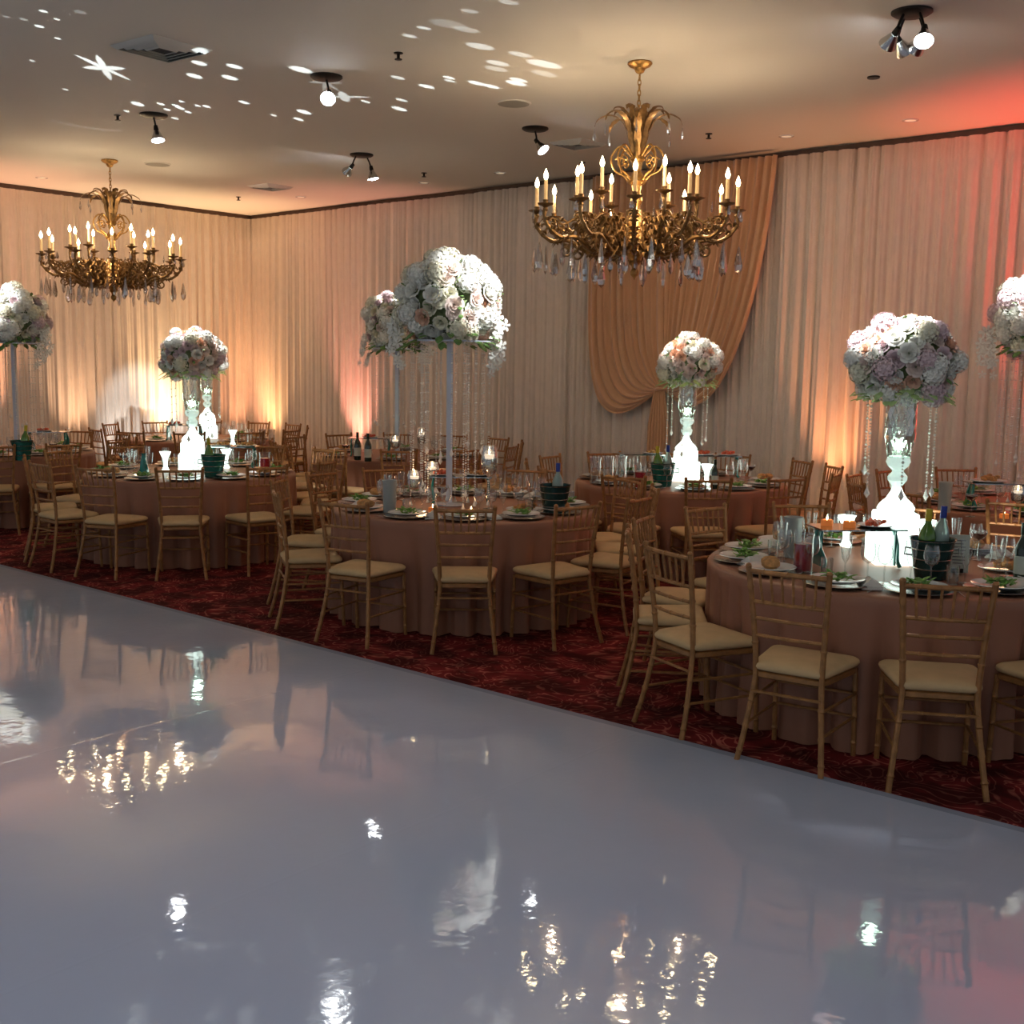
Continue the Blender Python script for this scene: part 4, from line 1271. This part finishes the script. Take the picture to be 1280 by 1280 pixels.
PR['bucket'] = bucket(M['bucket']); PR['tbucket'] = bucket(M['teal_bucket'])
PR['champagne'] = bottle('champagne_bottle', M['green_bottle'], M['yellow_foil'], .31, .042, M['menu_paper'])
PR['vodka'] = bottle('clear_spirit_bottle', M['clear_bottle'], M['blue_cap'], .31, .040)
PR['dark'] = bottle('wine_bottle', M['dark_bottle'], M['dark_bottle'], .30, .038, M['menu_paper'])
PR['pitcher'] = mk('drink_pitcher', [('jug', LT([(.0001, 0), (.048, 0), (.052, .09), (.05, .17), (.056, .20)], 20, cap=False, wob=lambda q, z: 1 + .02 * cos(10 * q)), M['glass']),
                                     ('red_drink', LT([(.0001, .006), (.045, .006), (.049, .09), (.0475, .145), (.0001, .146)], 20, cap=False), M['red_drink']),
                                     ('handle', (lambda m_: (m_.tube(bez([(.052, 0, .18), (.09, 0, .17), (.092, 0, .10), (.052, 0, .05)], 5), .006, 7), m_)[1])(MB()), M['glass'])])
PR['ledvase'] = mk('lit_flared_vase', [('c', LT([(.0001, 0), (.03, 0), (.034, .01), (.02, .04), (.018, .07), (.026, .12), (.045, .17), (.052, .185), (.044, .17), (.024, .12)], 20, cap=False, wob=lambda q, z: 1 + (.08 * cos(8 * q) if z > .15 else 0)), M['led_vase'])])
mb = MB(); top = MB(); top.box((0, 0, .205), (.46, .26, .008))
lg = MB()
def side_legs(sx):
    m_ = MB()
    for s_ in (-1, 1):
        m_.tube(bez([(sx * .20, s_ * .02, .2), (sx * .215, s_ * .05, .12), (sx * .20, s_ * .09, .04), (sx * .21, s_ * .10, .004)], 5), [.022, .02, .018, .016, .015, .015, .015, .016, .017, .017, .018, .018, .019, .02, .02, .02][:16], 8, flat=.5)
    m_.box((sx * .205, 0, .10), (.010, .10, .19)); return m_
r = empty('serving_riser'); top.build('mirror_tray', M['mirror_tray'], r, smooth=False)
for sx in (-1, 1): side_legs(sx).build('leg', M['teal_glass'], r)
PR['riser'] = r
PR['pillar'] = mk('orange_candle', [('wax', LT([(.0001, 0), (.032, 0), (.033, .03), (.028, .034), (.0001, .030)], 16, cap=False), M['orange_wax']),
                                    ('flame', LT([(.0001, .03), (.005, .038), (.003, .05), (.0001, .058)], 8, cap=False), M['candle_flame'])])
def goblet(name, h_, rb):
    return mk(name, [('foot', LT([(.045, 0), (.046, .004), (.008, .012), (.006, .03), (.006, h_ * .45), (.01, h_ * .5)], 18), M['glass']),
                     ('bowl', LT([(.01, h_ * .5), (rb * .8, h_ * .58), (rb, h_ * .72), (rb * .95, h_ * .88), (rb * .8, h_)], 20, cap=False), M['crystal']),
                     ('water', LT([(.008, h_ * .52), (rb * .78, h_ * .59), (rb * .95, h_ * .72), (rb * .93, h_ * .80), (.0001, h_ * .80)], 18, cap=False), M['water']),
                     ('floating_candle', LT([(.0001, h_ * .78), (rb * .5, h_ * .79), (rb * .62, h_ * .86), (.0001, h_ * .86)], 14, cap=False), M['white_wax']),
                     ('flame', LT([(.0001, h_ * .86), (.007, h_ * .86 + .012), (.004, h_ * .86 + .028), (.0001, h_ * .86 + .04)], 8, cap=False), M['candle_flame'])])
PR['goblet'] = goblet('floating_candle_goblet', .28, .055); PR['tallgoblet'] = goblet('tall_candle_goblet', .46, .062)
PR['cylvase'] = mk('frosted_cylinder_vase', [('c', LT([(.0001, 0), (.045, 0), (.048, .20), (.054, .225), (.05, .225), (.044, .20), (.042, .01), (.0001, .01)], 22, cap=False), M['frost'])])
PR['hurricane'] = mk('clear_cylinder_glass', [('c', LT([(.0001, 0), (.05, 0), (.05, .20), (.058, .235)], 20, cap=False), M['crystal'])])
def tw(q, z): return 1 + .10 * cos(5 * (q + z * 12))
PR['tealbottle'] = mk('twisted_teal_bottle', [('c', LT([(.0001, 0), (.05, .003)] + [(.05 - .034 * min(1, (i / 16) ** .8), .01 + .19 * i / 16) for i in range(17)] + [(.022, .21)], 20, cap=False, wob=tw), M['teal_bottle'])])
mb = MB(); rr = random.Random(9); mb2 = MB(); mb2.lathe([(.0001, .004), (.10, .004), (.13, .016), (.132, .012), (.1, 0), (.0001, 0)], 28, cap=False)
for k in range(22):
    a = rr.uniform(0, 6.28); q = sqrt(rr.random()) * .09; mb.ball((q * cos(a), q * sin(a), .018 + rr.uniform(0, .02)), rr.uniform(.014, .024), 7)
PR['platter'] = mk('red_food_platter', [('dish', mb2, M['white_china']), ('food', mb, M['red_food'])])
mb = MB(); mb2 = MB(); mb2.lathe([(.0001, .004), (.10, .004), (.13, .016), (.132, .012), (.1, 0), (.0001, 0)], 28, cap=False)
for k in range(18):
    a = rr.uniform(0, 6.28); q = sqrt(rr.random()) * .085; mb.ball((q * cos(a), q * sin(a), .022 + rr.uniform(0, .02)), rr.uniform(.016, .03), 7, (1, 1, .7))
PR['breads'] = mk('bread_platter', [('dish', mb2, M['white_china']), ('food', mb, M['bread'])])
mb = MB(); mb.box((0, 0, .10), (.11, .004, .20)); mi = MB()
for k in range(8): mi.box((0, -.0025, .17 - .017 * k), (.07 - .02 * (k % 3 == 1), .001, .004))
st_ = MB(); st_.box((0, .02, .012), (.06, .05, .022))
PR['menu'] = mk('menu_card', [('card', mb, M['menu_paper']), ('printed_lines', mi, M['ink']), ('stand', st_, M['black_metal'])])
mb = MB(); mb.tube([(-.0, -.10, .002), (0, 0, .003), (0, .03, .004)], [.004, .003, .004], 6, flat=.4); mb.box((0, .065, .003), (.020, .07, .0025))
PR['knife'] = mk('table_knife', [('c', mb, M['steel'])])

NM = dict(charger='silver charger plate', plate='white dinner plate', salad='green salad helping', bread='brown bread rolls', napkin='folded pale napkin', wine='clear wine glass',
          flute='clear champagne flute', cocktail='dark filled cocktail glass', tumbler='clear water tumbler', knife='steel table knife')
CT = dict(charger='plate', plate='plate', salad='food', bread='food', napkin='napkin', wine='glass', flute='glass', cocktail='glass', tumbler='glass', knife='cutlery')


def put(k, p, rz=0., label=None, cat=None, group=None, scale=None):
    return spawn(PR[k], p, rz, label, cat, group, scale)


def setting(t, a, full=True, k=0):
    """one place setting seen from the seat at angle a"""
    c = Vector((*TB[t], TOPZ)); d = Vector((cos(a), sin(a), 0)); s_ = Vector((-sin(a), cos(a), 0)); r_ = random.Random(int(a * 100) + k)
    def P(kind, rad, off, z=0., rz=0.):
        put(kind, c + d * rad + s_ * off + Vector((0, 0, z)), a + pi / 2 + rz, '%s of a setting on the %s' % (NM[kind], TD[t]), CT[kind], '%ss on the %s' % (NM[kind], TD[t]))
    P('charger', .78, 0); P('plate', .78, 0, .006)
    if k % 3 == 0: P('salad', .78, 0, .027, r_.uniform(0, 3))
    elif k % 3 == 1: P('salad', .78, 0, .027, 1.5)
    else: P('bread', .78, 0, .024, r_.uniform(0, 3))
    if not full:
        P('wine', .57, .10); P('flute', .55, -.08); return
    P('wine', .585, .09 + r_.uniform(-.02, .02)); P('flute', .575, -.02 + r_.uniform(-.02, .02)); P('tumbler', .60, -.12) if k % 2 else P('wine', .60, -.13)
    P('napkin', .72, -.215) if k % 2 == 0 else None
    P('knife', .78, .185)


SET = dict(T1=[-98, -126, -156, 178, 152, 124, 96, 66, 36, -68, -40], T2=[-87, -117, -150, 177, -57, -27, 3, 33, 63, 93, 123, 150],
           T3=[-90, -120, -150, -60, -30, 0, 60, 120, 170], T4=[-78, -106, -136, -165, -48, -20, 10, 70, 120, 160])
for t, l_ in SET.items():
    for k, a in enumerate(l_): setting(t, radians(a), t in ('T1', 'T2'), k)
for t, l_ in dict(T5=[-70, -40, -10, 20, 60], T6=[-80, -40, 0, 60, -120], T7=[-90, -50, -10, 40, 90, 150, -150], T8=[-120, -150, 180, 140, 100]).items():
    for k, a in enumerate(l_): setting(t, radians(a), False, k)


def T(k, x, y, label, cat, rz=0., z=TOPZ, group=None, scale=None, tilt=None):
    o = put(k, at(x, y, z), rz, label, cat, group, scale)
    if tilt: o.rotation_euler = (tilt[0], tilt[1], rz)
    return o


def riser(x, y, t, label, rz=0.):
    """a riser whose tray shows at pixel x, y, kept on its table"""
    p = at(x, y, TOPZ + .21); c = Vector((*TB[t], 0)); d = Vector((p.x, p.y, 0)) - c
    if d.length > .60: d *= .60 / d.length
    return put('riser', c + d + Vector((0, 0, TOPZ)), rz, label, 'riser')


def on(r_, k, dx, dy, z, label, cat, tilt=None, scale=None, rz=0.):
    """something standing on or in another thing"""
    a = r_.rotation_euler[2]; v_ = Vector((dx * cos(a) - dy * sin(a), dx * sin(a) + dy * cos(a), z))
    o = put(k, r_.location + v_, rz, label, cat, None, scale)
    if tilt: o.rotation_euler = (tilt[0], tilt[1], rz)
    return o


# nearest table
R1 = riser(1070, 658, 'T1', 'mirror topped serving riser with teal legs beside the glowing base, nearest table', .12)
on(R1, 'pillar', -.15, .03, .21, 'orange candle at the outer end of the nearest mirror riser', 'candle')
on(R1, 'pillar', -.05, -.03, .21, 'orange candle nearer the middle of the nearest mirror riser', 'candle')
on(R1, 'platter', .11, 0, .21, 'dish of dark red food at the end of the nearest mirror riser', 'food', scale=.75)
T('pitcher', 1003, 714, 'jug of red drink on the nearest table', 'pitcher', 2.6)
T('cylvase', 990, 696, 'frosted cylinder vase behind the red drink jug, nearest table', 'vase')
B1 = T('bucket', 1163, 722, 'dark ringed ice bucket with two bottles on the nearest table', 'ice bucket', 0)
on(B1, 'champagne', -.034, 0, .04, 'green bottle with yellow neck in the dark ice bucket', 'bottle', tilt=(.0, .03))
on(B1, 'vodka', .037, .01, .055, 'clear bottle with blue cap in the dark ice bucket', 'bottle', tilt=(0, .05))
T('menu', 1196, 716, 'pale printed menu card beside the dark ice bucket', 'menu', -.15)
T('ledvase', 1156, 690, 'glowing white flared vase behind the dark ice bucket', 'vase')
T('ledvase', 1057, 683, 'glowing white flared vase behind the nearest mirror riser', 'vase')
T('cocktail', 1222, 700, 'dark cocktail glass beside the menu card', 'glass')
T('breads', 1255, 712, 'platter of orange brown food on the nearest table', 'food')
T('platter', 1225, 688, 'platter of red food behind the menu card', 'food')
T('dark', 1276, 728, 'dark wine bottle on the nearest table at the picture edge', 'bottle')
# middle table
R2 = riser(576, 594, 'T2', 'mirror topped serving riser with teal legs on the middle table', .05)
on(R2, 'platter', -.14, 0, .21, 'dish of bright orange red food on the middle riser', 'food', scale=.8)
on(R2, 'breads', .13, 0, .21, 'dish of brown food on the middle riser', 'food', scale=.8)
T('cylvase', 487, 640, 'grey frosted cylinder vase on the middle table', 'vase')
T('goblet', 518, 637, 'goblet with floating candle beside the frosted vase, middle table', 'candle')
T('tallgoblet', 611, 636, 'tall goblet with floating candle on the middle table', 'candle')
T('goblet', 540, 622, 'goblet with floating candle behind the middle riser', 'candle')
B2 = T('bucket', 693, 641, 'dark ice bucket with a bottle on the middle table', 'ice bucket')
on(B2, 'vodka', .02, 0, .045, 'blue capped bottle in the ice bucket on the middle table', 'bottle')
T('pillar', 589, 643, 'small burning candle in front of the middle riser', 'candle')
T('pillar', 541, 640, 'small burning candle near the goblets, middle table', 'candle')
T('breads', 655, 638, 'platter of bread rolls on the middle table', 'food')
T('cocktail', 553, 636, 'dark cocktail glass on the middle table', 'glass')
# table before the gold swag
T('pitcher', 800, 611, 'jug of red drink on the table before the gold swag', 'pitcher', 1.2)
B3 = T('tbucket', 828, 607, 'teal ice bucket with two bottles before the gold swag', 'ice bucket')
on(B3, 'champagne', -.035, 0, .04, 'green bottle in the teal ice bucket before the gold swag', 'bottle', tilt=(0, -.06))
on(B3, 'vodka', .04, 0, .05, 'clear bottle in the teal ice bucket before the gold swag', 'bottle')
T('ledvase', 883, 606, 'glowing flared vase beside the base before the gold swag', 'vase')
T('ledvase', 836, 597, 'glowing flared vase behind the teal ice bucket before the gold swag', 'vase')
T('dark', 893, 611, 'dark wine bottle before the gold swag', 'bottle', scale=.85)
R3 = riser(915, 567, 'T3', 'mirror serving riser on the table before the gold swag')
on(R3, 'platter', -.12, 0, .21, 'dish of red food on the riser before the gold swag, nearer the glowing base', 'food', scale=.85)
on(R3, 'platter', .12, 0, .21, 'dish of red food on the riser before the gold swag, outer end', 'food', scale=.85)
R3b = riser(795, 566, 'T3', 'mirror serving riser behind the red jug before the gold swag')
on(R3b, 'breads', .10, 0, .21, 'dish of orange food on the riser behind the red jug', 'food', scale=.8)
T('breads', 868, 612, 'platter of orange fruit before the gold swag', 'food', scale=.9)
T('cocktail', 938, 604, 'dark cocktail glass before the gold swag', 'glass')
for k, x in enumerate((744, 760, 776)):
    T('hurricane', x, 604 - k, 'clear cylinder glass on the table before the gold swag', 'glass', group='clear cylinders before the gold swag')
# front left table
B4 = T('tbucket', 267, 596, 'teal ice bucket with a green bottle on the front left table', 'ice bucket')
on(B4, 'champagne', -.03, 0, .04, 'green bottle in the teal ice bucket, front left table', 'bottle', tilt=(0, -.04))
T('ledvase', 207, 589, 'glowing flared vase beside the base, outer side, front left table', 'vase')
T('ledvase', 283, 585, 'glowing flared vase behind the teal bucket, front left table', 'vase')
T('tealbottle', 180, 596, 'twisted teal glass bottle on the front left table', 'bottle')
T('pitcher', 331, 592, 'jug of red drink on the front left table', 'pitcher', .8)
R4 = riser(310, 556, 'T4', 'mirror serving riser on the front left table')
on(R4, 'breads', -.12, 0, .21, 'platter of brown food on the front left riser, nearer the glowing base', 'food', scale=.85)
on(R4, 'breads', .12, 0, .21, 'platter of brown food on the front left riser, outer end', 'food', scale=.85)
T('cocktail', 155, 589, 'dark cocktail glass on the front left table', 'glass')
# table at the left picture edge
B5 = T('tbucket', 28, 575, 'dark green ice bucket with a leaning bottle, table at the left picture edge', 'ice bucket')
on(B5, 'champagne', .02, 0, .05, 'leaning green bottle in the ice bucket at the left picture edge', 'bottle', tilt=(0, .10))
R5 = riser(60, 539, 'T5', 'mirror serving riser on the table at the left picture edge')
on(R5, 'platter', -.05, 0, .21, 'orange red food on the riser at the left picture edge', 'food')
T('cocktail', 67, 573, 'dark cocktail glass on the table at the left picture edge', 'glass')
# room corner table
T('ledvase', 291, 556, 'glowing flared vase on the room corner table', 'vase')
R6 = riser(208, 534, 'T6', 'serving riser with red food on the room corner table')
on(R6, 'platter', -.12, 0, .21, 'red food on the room corner riser, outer end', 'food', scale=.85)
on(R6, 'platter', .12, 0, .21, 'red food on the room corner riser, nearer the glowing stand', 'food', scale=.85)
for k, x in enumerate((312, 328, 340)):
    T('hurricane', x, 555, 'clear cylinder glass on the room corner table', 'glass', group='clear cylinders on the corner table', scale=.8)
# table behind the middle table
R7 = riser(463, 547, 'T7', 'serving riser beside dark bottles, behind the middle table')
T('dark', 447, 575, 'dark bottle behind the middle table, nearer the pink wash light', 'bottle')
T('dark', 460, 577, 'dark bottle behind the middle table, nearer the candles', 'bottle')
T('goblet', 494, 578, 'goblet with floating candle under the hidden tall bouquet', 'candle')
T('tallgoblet', 527, 578, 'tall goblet with floating candle behind the middle table', 'candle', scale=.8)
T('cocktail', 432, 574, 'dark cocktail glass behind the middle table', 'glass')
on(R7, 'platter', 0, 0, .21, 'dark food on the riser behind the middle table', 'food')
# table at the right picture edge
R8 = riser(1245, 603, 'T8', 'mirror serving riser on the table at the right picture edge')
T('goblet', 1270, 652, 'goblet with floating candle at the right picture edge', 'candle', scale=.9)
on(R8, 'breads', -.08, 0, .21, 'dish of dark food on the riser at the right picture edge', 'food')
T('pillar', 1255, 648, 'small burning candle under the riser at the right picture edge', 'candle')
T('cocktail', 1213, 646, 'dark cocktail glass at the right picture edge', 'glass')
T('cylvase', 1180, 640, 'frosted cylinder vase on the table at the right picture edge', 'vase')

# warm candle light on the middle and side tables
for (x, y, z, e) in ((518, 590, 1.0, .5), (607, 560, 1.15, .6), (587, 625, .85, .3), (527, 545, 1.1, .4), (1260, 600, 1.05, .5)):
    p = at(x, y, z); lamp('candle_glow', 'POINT', p, e, (1, .6, .3), None, .02)
discard_unused([p for p in PR.values() if p])
